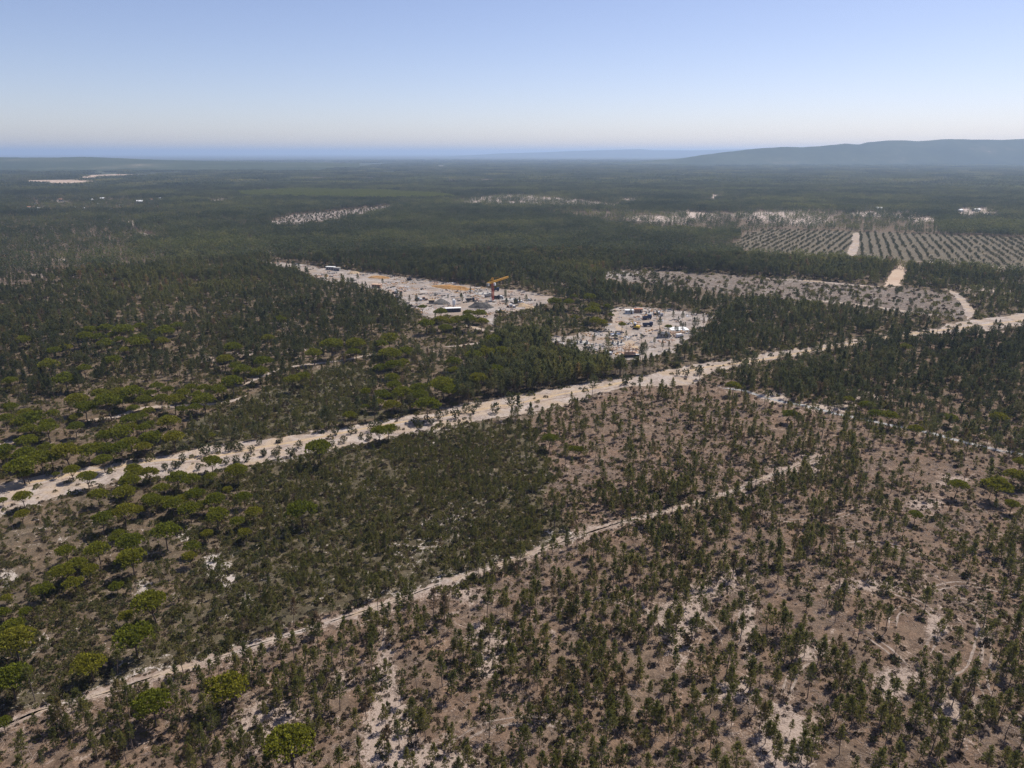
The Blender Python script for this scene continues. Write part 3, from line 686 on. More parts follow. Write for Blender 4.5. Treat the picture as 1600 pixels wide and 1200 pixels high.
FB_RIGHT = [(1040, 590), (1092, 571), (1160, 564), (1275, 543), (1400, 523), (1500, 505), (1700, 478), (1700, 493), (1600, 505), (1450, 519), (1375, 527), (1275, 547), (1160, 569), (1081, 596)]
FB_CORE = [(a, b + 3) for a, b in FB_UP if a < 1010] + [(a, b - 7) for a, b in FB_LO if a < 1010]
CLEAR = [FB_CORE, FB_RIGHT, SITE1, SITE2, PLANT_FIELD, WEDGE, ORCHARD, PALE_ROWS, PEACH]
def crown_in_clearing(x, y, h):
    u2, v2, d2 = px(x, y, h); r = np.zeros(x.shape, bool)
    for p in CLEAR: r |= inpoly(u2, v2, p)
    return r
# stone pines: crown centre in the view and crown width
STONE_SPOTS = {
 'lining the far edge of the firebreak at left': [(8,705,28),(4,714,22),(39,710,30),(62,714,36),(32,726,42),(80,716,30),(105,707,36),(135,702,34),(164,699,26),(189,700,30),(161,720,26),(205,694,28),(225,700,24),(235,682,32),(225,688,24),(271,683,30)],
 'in the dense grove behind the firebreak at the left': [(40,694,30),(75,696,22),(186,674,36),(164,682,24),(205,656,27),(223,648,20),(261,655,20),(262,662,30),(232,662,18),(207,668,18),(223,670,20),(331,679,14)],
 'at the left edge behind the firebreak': [(8,655,22),(44,653,38),(34,660,30),(82,648,18),(117,650,18),(45,672,24),(74,669,28),(74,660,24),(117,668,22),(15,635,22),(37,647,20)],
 'in the front row beside the winding sandy lane': [(190,623,18),(208,625,20),(226,626,22),(251,623,22),(271,628,26),(318,623,30),(286,637,18),(306,638,20),(183,629,16),(207,640,18),(231,641,18)],
 'in the back row beside the winding sandy lane': [(186,611,18),(208,615,32),(232,613,18),(246,605,20),(261,608,18),(285,614,20),(300,607,18),(320,608,20),(339,608,26),(363,597,30),(309,616,20)],
 'in the belt left of the winding sandy lane': [(120,627,30),(132,635,30),(170,631,36),(155,615,24),(180,613,26),(15,597,20),(102,590,34)],
 'in the grove high in the left wood': [(140,515,22),(165,515,20),(192,515,30),(217,512,18),(257,515,30),(277,510,18),(132,527,22),(155,527,20),(175,525,16),(165,535,24),(187,530,18)],
 'scattered through the left wood': [(207,535,20),(220,537,24),(220,525,20),(252,532,20),(102,541,20),(86,550,20),(175,562,26),(77,570,28),(132,577,20),(195,547,16),(35,530,22)],
 'along the pale lane in the left wood': [(367,545,24),(350,562,24),(372,570,20),(380,580,26),(410,565,26),(405,580,26),(457,595,24),(472,587,22),(417,530,18),(439,497,18),(490,552,24),(517,540,32),(555,539,28),(550,548,22)],
 'standing on the sandy firebreak itself': [(43,741,21),(111,736,22),(35,776,26),(3,781,14),(86,740,10),(330,720,28),(499,700,38),(606,670,26),(593,677,24)],
 'along the near edge of the firebreak at the left': [(136,747,26),(152,772,28),(210,731,24),(232,737,26),(211,742,26),(206,754,28),(276,746,30),(295,752,26),(328,742,20),(370,737,30),(196,769,31)],
 'in upper rows of the grove below the firebreak': [(234,777,24),(252,764,22),(260,779,20),(269,789,26),(243,782,26),(285,779,26),(306,773,26),(296,795,30),(315,786,22),(335,782,28),(356,764,16),(381,777,24)],
 'in lower rows of the grove below the firebreak': [(193,800,32),(214,796,20),(159,814,30),(183,831,18),(338,803,34),(395,797,26),(369,815,22),(384,833,20),(257,830,40),(324,834,18),(303,851,25),(297,870,21)],
 'in the open heath at the left': [(103,862,26),(153,858,34),(202,850,38),(205,870,44),(120,883,30),(96,895,34),(138,889,26),(115,907,29),(66,919,28),(182,913,21),(33,805,20),(174,844,14)],
 'beside the left picture edge in the foreground': [(7,933,18),(3,958,22),(37,958,18),(20,976,32),(22,1003,56),(16,1062,50),(5,1132,22)],
 'standing alone in the lower left foreground': [(141,1035,46),(208,991,54),(239,943,46),(196,964,22),(361,1068,60),(238,1101,54),(470,795,44),(455,1165,70)],
 'at the right picture edge above the tyre tracks': [(1562,757,40),(1587,741,30),(1495,760,26),(1431,805,20),(1581,789,20),(1599,751,18),(1595,722,20)],
 'along the gravel path on the right': [(1232,645,22),(1367,647,22),(1392,652,24),(1430,672,22),(1327,625,16),(1355,632,22),(1485,652,20),(1560,652,24),(1415,540,18)],
 'in the brown clearing below the firebreak': [(858,687,22),(895,700,18),(905,703,14),(1146,602,22)],
 'atop the central grove behind the firebreak': [(610,555,34),(632,552,20),(615,570,28),(597,540,20),(607,527,28),(637,544,18),(630,567,20),(595,575,20)],
 'in the heart of the central grove': [(612,592,22),(572,612,18),(600,615,26),(617,602,22),(625,617,30),(652,605,28),(657,619,26),(667,630,38),(590,630,18),(612,632,26),(547,650,20),(570,635,14)],
 'on the right side of the central grove': [(692,600,40),(702,612,26),(717,607,26),(750,594,26),(775,577,26),(740,555,26),(760,547,28),(782,549,24),(707,562,24),(772,532,24),(710,580,18)],
 'in front of the building site': [(660,481,12),(689,489,20),(733,489,20),(750,490,20),(666,503,26),(690,500,24),(712,498,20),(708,505,16),(695,513,20),(732,500,24),(752,504,18)],
 'between the crane and the sandy clearing': [(864,469,20),(888,473,16),(919,466,18),(926,476,18),(927,487,24),(948,480,12),(955,491,10),(930,500,18),(940,504,16),(898,496,14),(972,508,12),(1045,510,12),(897,463,12)],
}
ORD = ['first', 'second', 'third', 'fourth', 'fifth', 'sixth', 'seventh', 'eighth', 'ninth', 'tenth', 'eleventh', 'twelfth', 'thirteenth', 'fourteenth', 'fifteenth', 'sixteenth', 'seventeenth', 'eighteenth', 'nineteenth', 'twentieth']
HAND = {(361, 1068): 'large round stone pine with forked trunk and dark shadow below the diagonal track', (238, 1101): 'broad stone pine crown among dark shrubs just below the track', (455, 1165): 'bright bushy stone pine cut by the bottom picture edge', (470, 795): 'lone umbrella pine in the middle of the dark heath',
        (208, 991): 'flat-topped stone pine with two stems above the diagonal track', (141, 1035): 'stone pine with long shadow standing just above the track', (239, 943): 'stone pine on a straight stem in the heath, above the two-stemmed one', (196, 964): 'small round stone pine behind the two-stemmed one', (22, 1003): 'huge bright stone pine crown at the left picture edge', (16, 1062): 'bright stone pine crown at the left edge, lower of the two huge ones',
        (499, 700): 'big dark-skirted stone pine on the near edge of the firebreak', (606, 670): 'round stone pine on the firebreak, right of a touching pair', (593, 677): 'stone pine on the firebreak, left of a touching pair', (43, 741): 'small umbrella pine alone on bare sand at the left', (35, 776): 'dark round stone pine on bare sand by the left edge', (111, 736): 'stone pine on the firebreak beside a small forked shadow',
        (1562, 757): 'bright stone pine with bent trunk near the right edge', (205, 870): 'largest bright umbrella pine in the open heath over a black shadow', (257, 830): 'wide domed umbrella pine at the lower end of the near grove', (858, 687): 'lone round stone pine in the brown clearing, left of a pair', (1146, 602): 'tall dark stone pine right of the firebreak crossing', (330, 720): 'stone pine on the firebreak with dark rounded crown, left of the middle'}
stone_xy = []
def ground_z(h): return h
SW = 8.0
vi = 0
for area, spots in STONE_SPOTS.items():
    row = sorted(spots)
    k = 0
    for (u, v, w) in row:
        hc = 5.0
        for _ in range(3):
            x, y = G(u, v, hc); dep = px(x, y, hc)[2]; wid = w * dep / FPX; s = wid / SW; hc = 5.6 * min(1.4, max(1.14 * s, .4))
        x, y = G(u, v, hc)
        p = STONE[vi % 5]; zs = min(1.4, max(1.14 * s, .4)) ; vi += 1
        e = bpy.data.objects.new('stone_pine', None); COL.objects.link(e); e.location = (x, y, 0)
        e.rotation_euler = (0, 0, random.uniform(0, 6.28)); e.scale = (s, s, zs)
        lab = HAND.get((u, v)) or ('%s umbrella pine from left %s' % (ORD[k], area))
        assert len(lab.split()) <= 16, lab
        k += 1
        e['label'] = lab; e['category'] = 'pine tree'; e['group'] = 'stone pines'
        link('trunk', p[1], e); link('crown', p[2], e)
        stone_xy.append((x, y, wid / 2))
STONE_XY = np.array(stone_xy)

# small trees on the sandy firebreak
FB_BUSH = [(405,691,2),(437,687,2.4),(435,702,2.2),(412,708,2.4),(428,708,2.2),(454,707,3),(467,695,2.6),(433,714,2),(524,674,3),(548,674,2.4),(556,674,1.6),(537,687,2.6),(520,693,2),(565,680,1.8),(581,668,3.4),(577,683,2.4),(650,660,3.4),(666,654,2.2),(674,659,2.6),(685,650,3.6),(712,648,4),(698,645,1.8),(728,639,3.4),(739,641,3.2),(744,631,2.4),(749,631,2.2),(774,639,4),(658,665,2.2),(286,717,2.8),(321,704,4.2),(339,700,3),(357,700,3),(369,698,3),(376,700,2.4),(393,703,2.4),(258,730,2.2),(273,727,2.6),(279,726,2),(369,719,2.6),(385,716,2.6),(411,709,2),(354,721,2.4),(310,730,2.2),(1092,579,4.2),(1072,583,3.4),(978,594,4.4),(1059,583,2.6)]
FB_BUSH.sort(); FBN = {}
for i, (u, v, w) in enumerate(FB_BUSH):
    x, y = G(u, v, w * .5); p = LITTLE[i % 4]
    e = bpy.data.objects.new('small_tree', None); COL.objects.link(e); e.location = (x, y, 0.03); e.rotation_euler = (0, 0, i * 1.3); e.scale = (w / 3, w / 3, w / 3)
    part = 'at the left' if u < 350 else ('left of the big stone pine' if u < 480 else ('between the stone pines' if u < 640 else ('at the centre' if u < 850 else 'near the crossing')))
    FBN[part] = FBN.get(part, 0) + 1
    e['label'] = '%s scrubby small tree from left on the sandy firebreak %s' % (ORD[FBN[part] - 1], part)
    e['category'] = 'small tree'; e['group'] = 'scrubby trees on the firebreak'
    link('trunk', p[1], e); link('crown', p[2], e)

# pines near enough to stand singly in the mass (up to 800 m)
x, y = grid(85, 800, 2.3)
u, v, dep = px(x, y)
r_ = np.hypot(x, y)
ul, vl, _d = px_loose(x, y)
clump = fbm(x / 9, y / 9, 41, 3); clump2 = fbm(x / 38, y / 38, 43, 3)
dens = np.full(x.shape, .050); hgt = np.full(x.shape, .92); youth = np.zeros(x.shape)
def zone(poly, d, h, yth, cl=1.0):
    k = inpoly(ul, vl, poly); dens[k] = d; hgt[k] = h; youth[k] = yth
    return k
k = v < 440; dens[k] = .095; hgt[k] = 1.02
zone(BROWN_LEFT, .045, .8, 0)
zone(SE, .060, .95, 1)
k = inpoly(u, v, [(830, 650), (1085, 600), (1250, 650), (1150, 760), (920, 830), (860, 760)]); dens[k] = .034
k = inpoly(u, v, [(1400, 700), (1600, 720), (1700, 820), (1450, 860), (1360, 760)]); dens[k] = .020
k = inpoly(u, v, [(1330, 900), (1570, 900), (1580, 1030), (1360, 1020)]); dens[k] = .024
for _c in ([(70, 1105), (330, 1085), (345, 1210), (60, 1210)], [(395, 1110), (545, 1100), (560, 1210), (400, 1210)], [(860, 1010), (1000, 1000), (1010, 1085), (880, 1090)], [(980, 950), (1110, 945), (1105, 1005), (985, 1010)], [(1290, 1030), (1420, 1040), (1400, 1160), (1270, 1150)], [(960, 770), (1110, 760), (1110, 810), (980, 815)]):
    dens[inpoly(ul, vl, _c)] = .105
zone(HEATH, .085, .64, 1)
zone(GROVE, .022, .66, 1); zone(GROVE_UP, .012, .7, 1)
zone(LOW_LEFT, .085, .62, 1)
zone(RIGHT_WOOD, .058, .86, 0)
zone([(555, 525), (640, 515), (800, 525), (790, 590), (735, 629), (560, 648)], .030, .72, 0)
zone([(640, 478), (872, 470), (960, 490), (950, 520), (860, 524), (780, 526), (700, 528), (640, 515)], .026, .75, 0)
zone(DENSE, .15, .9, 0)
zone(PLANT_FIELD, .004, .5, 1)
for poly in (ORCHARD, PALE_ROWS, SCRUB_SAND): zone(poly, .0, .5, 1)
stand = vnoise(x / 70 + 3 * clump2, y / 70, 47)
hgt = np.where(youth > .5, hgt, hgt * (.72 + .5 * stand))
cl = np.where(youth > .5, sstep(.38, .66, clump) * 1.25 + .42, (.30 + 1.35 * clump2) * (.7 + .6 * vnoise(x / 55, y / 55, 48)))
prob = dens * cl * 2.3 * 2.3
keep = (rng.random(x.size) < prob) & ~bare(u, v, x, y)
keep &= ~(crown_in_clearing(x, y, hgt * 8.2) | crown_in_clearing(x, y, hgt * 5.0)) | (inpoly(u, v, PLANT_FIELD) & (rng.random(x.size) < .5)) | (rng.random(x.size) < .10)
if len(STONE_XY):
    for sx, sy, sr in STONE_XY:
        L_ = math.hypot(sx, sy); ax, ay = -sx / L_, -sy / L_
        al = (x - sx) * ax + (y - sy) * ay; ac = np.abs((x - sx) * ay - (y - sy) * ax)
        keep &= (np.hypot(x - sx, y - sy) > sr * .8) & ~((al > 0) & (al < 15) & (ac < sr * .8) & (rng.random(x.size) < .8))
# pines left standing in the clearing
CLR = [(903,537),(910,536),(948,540),(952,533),(962,537),(978,530),(1002,536),(1008,542),(1022,540),(1030,528),(1040,530),(1055,520),(1058,523),(1063,516),(1066,520),(1070,515),(1026,497),(1038,493),(985,492),(1030,515),(1035,548),(1010,552),(1045,545),(1052,500),(1060,503),(1066,502),(1082,499),(1090,497),(1098,500),(870,529),(880,532),(926,542),(700,470),(720,466),(722,474),(735,462),(812,478),(792,482),(790,470),(806,482),(822,474),(640,474),(652,478),(536,438),(560,442),(598,446),(565,428)]
cg = np.array([G(a, b) for a, b in CLR])
tx = np.concatenate([x[keep], cg[:, 0]]); ty_ = np.concatenate([y[keep], cg[:, 1]])
th = np.concatenate([hgt[keep], np.full(len(cg), .72)]); tyo = np.concatenate([youth[keep], np.zeros(len(cg))])
th = th * rng.uniform(.58, 1.25, th.size)
tu, tv, td = px(tx, ty_)
print('single pines', tx.size)
inframe = (tu > -25) & (tu < 1625) & (tv < 1215) & (tyo > .5)
order = np.argsort(np.where(inframe, td, 1e9))[:300]
isind = np.zeros(tx.size, bool); isind[order] = True
yidx = rng.integers(0, len(YOUNG), tx.size); oidx = rng.integers(0, len(OLD), tx.size); rz = rng.uniform(0, 6.283, tx.size); wob = rng.normal(0, .035, (tx.size, 2)); fat = rng.uniform(.85, 1.2, tx.size)
# the nearest 300 as trees of their own
def place_words(uu):
    return ['by the left edge', 'far left', 'on the left', 'left of centre', 'near centre, left half', 'near centre, right half', 'right of centre', 'on the right', 'far right', 'by the right edge'][min(9, max(0, int(uu / 160)))]
ind = sorted(order.tolist(), key=lambda i: (tv[i]))
rows = np.array_split(np.array(ind), 5)
ROWN = ['fifth', 'fourth', 'third', 'second', 'lowest']
for rn, row in zip(ROWN, rows):
    cells = {}
    for i in sorted(row.tolist(), key=lambda i: tu[i]):
        look = 'slender' if yidx[i] in (1, 2, 4) else ('bushy' if yidx[i] in (3, 5) else 'tufted')
        cells.setdefault((place_words(tu[i]), look), []).append(i)
    for (c, look), L in cells.items():
        for q, i in enumerate(L):
            p = YOUNG[yidx[i]]
            e = bpy.data.objects.new('young_pine', None); COL.objects.link(e); e.location = (tx[i], ty_[i], 0)
            e.rotation_euler = (wob[i, 0], wob[i, 1], rz[i]); e.scale = (th[i] * fat[i], th[i] * fat[i], th[i])
            e['label'] = '%s %s young pine from left in %s foreground row, %s' % (ORD[q], look, rn, c)
            e['category'] = 'pine tree'; e['group'] = 'young pines in the foreground'
            link('trunk', p[1], e); link('crown', p[2], e)
def rotz(a, w=None):
    R = np.zeros((a.size, 3)); R[:, 2] = a
    if w is not None: R[:, :2] = w
    return R
k = (tyo > .5) & ~isind
mass('young_pine_growth', np.stack([tx, ty_, tx * 0], 1)[k], rotz(rz, wob)[k], np.stack([th * fat, th * fat, th], 1)[k], yidx[k], YOUNG, 'thin growth of young pines across heath and brown clearing behind the nearest ones', 'pine growth')
k = tyo <= .5
mass('pine_forest', np.stack([tx, ty_, tx * 0], 1)[k], rotz(rz, wob)[k], np.stack([th * fat * 1.05, th * fat * 1.05, th], 1)[k], oidx[k], OLD, 'dark pine forest standing around the building site and firebreak', 'forest')

# heath and low scrub
def scrub(r0, r1, step, grow):
    x, y = grid(r0, r1, step); u, v, d = px(x, y); ul, vl, _d = px_loose(x, y)
    c1 = fbm(x / 5, y / 5, 51, 3); c2 = fbm(x / 25, y / 25, 52, 3)
    pr = np.full(x.shape, .45)
    cz = fbm(x / 9, y / 9, 41, 3); q_ = inpoly(ul, vl, SE); pr[q_] = (.34 + .30 * sstep(.44, .62, cz))[q_]; pr[inpoly(ul, vl, HEATH)] = 1.0; pr[inpoly(ul, vl, GROVE)] = .62; pr[inpoly(ul, vl, GROVE_UP)] = .4; pr[inpoly(ul, vl, LOW_LEFT)] = .95
    pr[inpoly(ul, vl, RIGHT_WOOD)] = .3; pr[inpoly(ul, vl, DENSE)] = .1; pr[inpoly(ul, vl, PLANT_FIELD)] = .22
    pr = pr * (.35 + 1.35 * sstep(.38, .6, c1 * .6 + c2 * .4))
    b = bare(u, v, x, y, .75)
    pr = np.where(b, .0, pr); fbm_ = inpoly(u, v, FIREBREAK); pr = np.where(fbm_, .035 + .10 * (c1 > .56), pr)
    k = rng.random(x.size) < pr
    se = inpoly(ul, vl, SE)[k]
    idx = rng.choice(7, k.sum(), p=[.2, .16, .14, .12, .14, .14, .10]); dry = se & (rng.random(k.sum()) < .72); idx = np.where(dry, rng.choice([2, 4, 2, 5], k.sum()), idx)
    s = grow * rng.uniform(.55, 1.25, k.sum()) * np.where(dry, .72, 1.0)
    return x[k], y[k], idx, s
A = [scrub(85, 270, 1.15, 1.0), scrub(270, 520, 2.0, 1.45), scrub(520, 760, 3.6, 2.1)]
hx, hy, hi, hs = [np.concatenate(q) for q in zip(*A)]
print('scrub', hx.size)
mass('heath_scrub', np.stack([hx, hy, hx * 0], 1), rotz(rng.uniform(0, 6.28, hx.size)), np.stack([hs, hs, hs * rng.uniform(.7, 1.2, hx.size)], 1), hi, HEATHS, 'low olive and brown heath scrub covering the ground between trees', 'scrub')

# woods from 800 m to the far plain
x, y = grid(800, 2700, 13.0, 46); u, v, d = px(x, y)
den = fbm(x / 120, y / 120, 61, 4)
kind = np.where(den > .36, 0, 1)
pr = np.full(x.shape, .97)
ul, vl, _d = px_loose(x, y, 220.0); left_thin = inpoly(ul, vl, BROWN_LEFT); kind[left_thin] = 1; pr[left_thin] = .92
dark = inpoly(u, v, [(300, 385), (420, 350), (620, 322), (985, 327), (1000, 345), (900, 378), (1140, 388), (1150, 420), (700, 420)]); kind[dark] = 0; pr[dark] = 1
k = inpoly(u, v, GREEN_STRIP); kind[k] = 2; pr[k] = 1
k = inpoly(u, v, SCRUB_SAND) | inpoly(u, v, [(820, 330), (1000, 330), (1300, 335), (1420, 350), (1300, 362), (1150, 366), (1000, 360)]); kind[k] = 1; pr[k] = .5
k = inpoly(u, v, [(1180, 328), (1310, 330), (1460, 348), (1460, 366), (1200, 358)]); kind[k] = 1; pr[k] = .45
k = inpoly(u, v, [(20, 305), (180, 305), (260, 312), (250, 332), (30, 332)]); kind[k] = 1; pr[k] = .7
for poly in (ORCHARD, PALE_ROWS, PEACH, PLANT_FIELD, WEDGE): pr[inpoly(u, v, poly)] = 0
for bu, bv, ru, rv, a in BLOBS:
    if a >= .3 and bv < 470: pr[((u - bu) / ru) ** 2 + ((v - bv) / rv) ** 2 < 1] = 0.12
keep = (rng.random(x.size) < pr) & ~bare(u, v, x, y) & ~crown_in_clearing(x, y, 6.5)
x, y, kind = x[keep], y[keep], kind[keep]; n = x.size
print('clumps', n)
idx = np.where(kind == 0, rng.integers(0, 4, n), np.where(kind == 1, rng.integers(4, 7, n), rng.integers(7, 9, n)))
s = rng.uniform(.85, 1.15, n)
mass('distant_pine_wood', np.stack([x, y, x * 0], 1), rotz(rng.choice([0, 1.571, 3.142, 4.712], n) + rng.normal(0, .2, n)), np.stack([s, s, s * rng.uniform(.85, 1.1, n)], 1), idx, CLUMPS + THIN + FRESH, 'unbroken pine woods stretching across the middle distance', 'forest')
x, y = grid(2700, 11500, 86.0, 45); u, v, d = px(x, y)
pr = np.where(fbm(x / 700, y / 700, 71, 4) > .36, 1.0, .45)
pr[inpoly(u, v, PEACH)] = 0
for bu, bv, ru, rv, a in BLOBS:
    if a >= .3 and bv < 330: pr[((u - bu) / ru) ** 2 + ((v - bv) / max(rv, 1.2)) ** 2 < 1] = 0
keep = rng.random(x.size) < pr; x, y = x[keep], y[keep]; n = x.size; print('far', n)
# the wooded rise at the left carries no patches: keep the plain in front of it only
k = ~((y > 4600) & (y < 8200) & (x < -1200)); x, y = x[k], y[k]; n = x.size
s = rng.uniform(.9, 1.2, n)
mass('far_woodland', np.stack([x, y, x * 0], 1), rotz(rng.uniform(0, 6.28, n)), np.stack([s, s, s * rng.uniform(.8, 1.2, n)], 1), rng.integers(0, 3, n), FARP, 'hazy woodland plain reaching to the horizon', 'forest')

# orchard: rows of small round trees, the nearest 300 single
def orchard_block(u0, u1, vp, sp_row, sp_tree, side):
    d = np.array([vp - 800, FPX * cp + 360 * sp]); d = d / np.linalg.norm(d); nrm = np.array([d[1], -d[0]])
    c = np.array(G(1335, 385)); out = []
    for i in (range(1, 90) if side > 0 else range(-90, 0)):
        row = []
        for j in range(-110, 110):
            p = c + nrm * (i * sp_row - side * 1.5) + d * j * sp_tree + rng.normal(0, .75, 2); u, v, dd = px(p[0], p[1])
            if u0 <= u < u1 and u < 1625 and rng.random() < .80 and inpoly(np.array([u]), np.array([v]), ORCHARD)[0]: row.append((p[0], p[1], dd))
        row.sort(key=lambda t: t[2])
        out += [(a, b, dd, abs(i), q) for q, (a, b, dd) in enumerate(row)]
    return [(*t, side) for t in out]
OR = orchard_block(1100, 1331, 1500, 8.8, 6.5, -1) + orchard_block(1339, 1640, 1330, 9.6, 6.5, 1)
xx, yy = grid(480, 760, 8.0, 46); uu, vv, dd = px(xx, yy); kk = inpoly(uu, vv, PLANT_FIELD) & (rng.random(xx.size) < .9 * sstep(.35, .65, fbm(xx / 25, yy / 25, 77, 3))); PF = np.stack([xx[kk], yy[kk]], 1)
xx, yy = grid(1000, 1700, 9.0, 46); uu, vv, dd = px(xx, yy); kk = inpoly(uu, vv, PALE_ROWS); PR = np.stack([xx[kk], yy[kk]], 1)
OR.sort(key=lambda t: (t[4] >= 5, t[2])); print('orchard', len(OR), 'field', len(PF))
TENS = ['', 'ten', 'twenty', 'thirty', 'forty', 'fifty', 'sixty', 'seventy', 'eighty']
def ordinal(n):
    if n <= 20: return ORD[n - 1]
    t, o = divmod(n, 10); return (TENS[t][:-1] + 'ieth') if o == 0 else TENS[t] + '-' + ORD[o - 1]
for i, (a, b, dd, row, q, side) in enumerate(OR[:300]):
    k = .8 * random.uniform(.6, 1.2)
    e = link('orchard_tree', LITTLE[i % 4][0], None, (a, b, 0), (0, 0, random.uniform(0, 6.28)), category='orchard tree', group='trees at the near ends of the orchard rows',
             label='%s tree from the near end of the %s orchard row %s of the lane' % (ORD[q], ordinal(row), 'right' if side > 0 else 'left'))
    e.scale = (k * 1.1, k * 1.1, k)
rest = np.vstack([np.array([t[:2] for t in OR[300:]]), PR]); n = len(rest); s = .8 * rng.uniform(.6, 1.2, n)
mass('orchard_growth', np.concatenate([rest, np.zeros((n, 1))], 1), rotz(rng.uniform(0, 6.28, n)), np.stack([s * 1.15, s * 1.15, s], 1), rng.integers(0, 4, n), LITTLE, 'farther rows of the orchard fading into the distance', 'orchard')
n = len(PF); s = rng.uniform(.5, .95, n)
mass('sapling_growth', np.concatenate([PF, np.zeros((n, 1))], 1), rotz(rng.uniform(0, 6.28, n)), np.stack([s, s, s], 1), rng.integers(0, 4, n), LITTLE, 'saplings and bushes dotting the pale replanted field', 'saplings')


# ------------------------------------------------------------------ the building site
M['crane_yellow'] = plain('crane_yellow', (.62, .34, .05), (.45, .24, .04), 1.5, .5)
M['crane_red'] = plain('crane_red', (.45, .10, .05), (.34, .08, .05), 1.5, .5)
M['concrete'] = plain('concrete', (.42, .40, .38), (.26, .25, .24), 1.0)
M['white_paint'] = plain('white_paint', (.78, .78, .78), (.62, .62, .62), 1.0, .6)
M['dark_metal'] = plain('dark_metal', (.06, .06, .07), (.03, .03, .035), 1.0, .6)
M['glass'] = plain('glass', (.05, .06, .08), (.03, .04, .05), 1.0, .15)
M['timber'] = plain('timber', (.50, .30, .13), (.30, .17, .08), 1.5)
M['board'] = plain('board', (.50, .34, .24), (.40, .25, .17), 1.5)
M['blue_paint'] = plain('blue_paint', (.05, .07, .13), (.035, .05, .09), 1.0, .5)
M['rubber'] = plain('rubber', (.03, .03, .03), (.02, .02, .02), 1.0)
M['spoil'] = sand_mat('spoil', (.045, .042, .04), (.085, .08, .075), (.14, .13, .12), .5)
M['roof_tile'] = plain('roof_tile', (.42, .20, .12), (.28, .13, .08), .8)
M['machine'] = plain('machine', (.60, .42, .05), (.42, .28, .04), 1.0, .5)

def thing(name, label, cat, u, v, rot=0.0, group=None, z=.05):
    a, b = G(u, v); e = bpy.data.objects.new(name, None); COL.objects.link(e); e.location = (a, b, z); e.rotation_euler = (0, 0, rot)
    e['label'] = label; e['category'] = cat
    if group: e['group'] = group
    return e
def lattice(mb, a, b, w, n, t):
    """four-chord lattice girder with zigzag bracing"""
    a, b = Vector(a), Vector(b); d = (b - a).normalized(); q = d.to_track_quat('Z', 'Y')
    C = [q @ Vector((x * w / 2, y * w / 2, 0)) for x, y in ((-1, -1), (1, -1), (1, 1), (-1, 1))]
    for c in C: mb.bar(a + c, b + c, t)
    for k in range(n):
        p, r = a + (b - a) * (k / n), a + (b - a) * ((k + 1) / n)
        for j in range(4):
            mb.bar(p + C[j], r + C[(j + 1) % 4], t * .7); mb.bar(p + C[j], p + C[(j + 1) % 4], t * .7)
def crane():
    g0 = np.array(G(770, 471)); tip = np.array(G(794, 433, 15.0)); hd = math.atan2(tip[1] - g0[1], tip[0] - g0[0]); L = float(np.linalg.norm(tip - g0))
    e = thing('tower_crane', 'yellow tower crane rising above the white sand of the building site', 'crane', 770, 471, hd)
    m = MB(); m.box((0, 0, .4), (4.2, 4.2, .8)); m.build('base', M['concrete'], e)
    m = MB(); lattice(m, (0, 0, .8), (0, 0, 14.2), 1.3, 9, .14); m.build('mast', M['crane_red'], e)
    m = MB(); lattice(m, (0, 0, 15.2), (L, 0, 15.2), 1.1, 22, .13); m.bar((0, 0, 18.6), (L * .6, 0, 15.8), .07); j = m.build('jib', M['crane_yellow'], e)
    m = MB(); m.box((L * .45, 0, 14.4), (1.4, 1.1, .4)); m.build('trolley', M['dark_metal'], j)
    m = MB(); m.bar((L * .45, 0, 14.2), (L * .45, 0, 9.5), .05); m.box((L * .45, 0, 9.3), (.5, .5, .6)); m.build('hook', M['dark_metal'], j)
    m = MB(); lattice(m, (0, 0, 15.2), (-9, 0, 15.2), 1.1, 6, .13); m.bar((0, 0, 18.6), (-8, 0, 15.8), .07); cj = m.build('counter_jib', M['crane_yellow'], e)
    m = MB(); m.box((-7.6, 0, 14.3), (2.4, 1.5, 2.2)); m.build('counterweight', M['concrete'], cj)
    m = MB(); lattice(m, (0, 0, 14.2), (0, 0, 18.6), 1.2, 3, .13); m.build('tower_head', M['crane_yellow'], e)
    m = MB(); m.box((1.0, -1.2, 13.4), (1.7, 1.4, 2.0), 0, .92); c = m.build('cab', M['white_paint'], e)
    m = MB(); m.box((1.87, -1.2, 13.6), (.06, 1.1, 1.2)); m.build('window', M['glass'], c)
crane()
def mound(name, label, u, v, wx, wy, h, m, rot=0.0, seed=1, cat='mound'):
    nx, ny = 34, 22; X, Y = np.meshgrid(np.linspace(-1, 1, nx), np.linspace(-1, 1, ny)); r = np.sqrt(X ** 2 + Y ** 2)
    nz = fbm(X * 2.2 + seed, Y * 2.2, seed, 4)
    Z = h * np.clip(1 - r ** 1.4, -.2, 1) * (.45 + 1.05 * nz) * sstep(1.08, .86, r + .18 * (nz - .5)) - .15 * (r > .95)
    V = np.stack([X * wx / 2 * (1 + .2 * (nz - .5)), Y * wy / 2 * (1 + .2 * (nz - .5)), Z], -1).reshape(-1, 3)
    i = np.arange(ny - 1)[:, None] * nx; j = np.arange(nx - 1)[None, :]
    F = np.stack([i + j, i + j + 1, i + nx + j + 1, i + nx + j], -1).reshape(-1, 4)
    a, b = G(u, v)
    return link(name, mesh_np(name, V, F, m, smooth=True), None, (a, b, .03), (0, 0, rot), label=label, category=cat)
mound('spoil_heap', 'dark domed spoil heap in the middle of the building site', 689, 474, 15, 12, 3.6, M['spoil'], .1, 3, 'spoil heap')
mound('spoil_heap', 'long dark grey spoil heap behind the row of stone pines', 752, 480, 21, 12, 4.0, M['spoil'], -.05, 5, 'spoil heap')
mound('sand_bank', 'long orange sand bank along the far edge of the site', 707, 450, 46, 15, 2.8, M['sand_orange'], -.52, 7, 'sand bank')
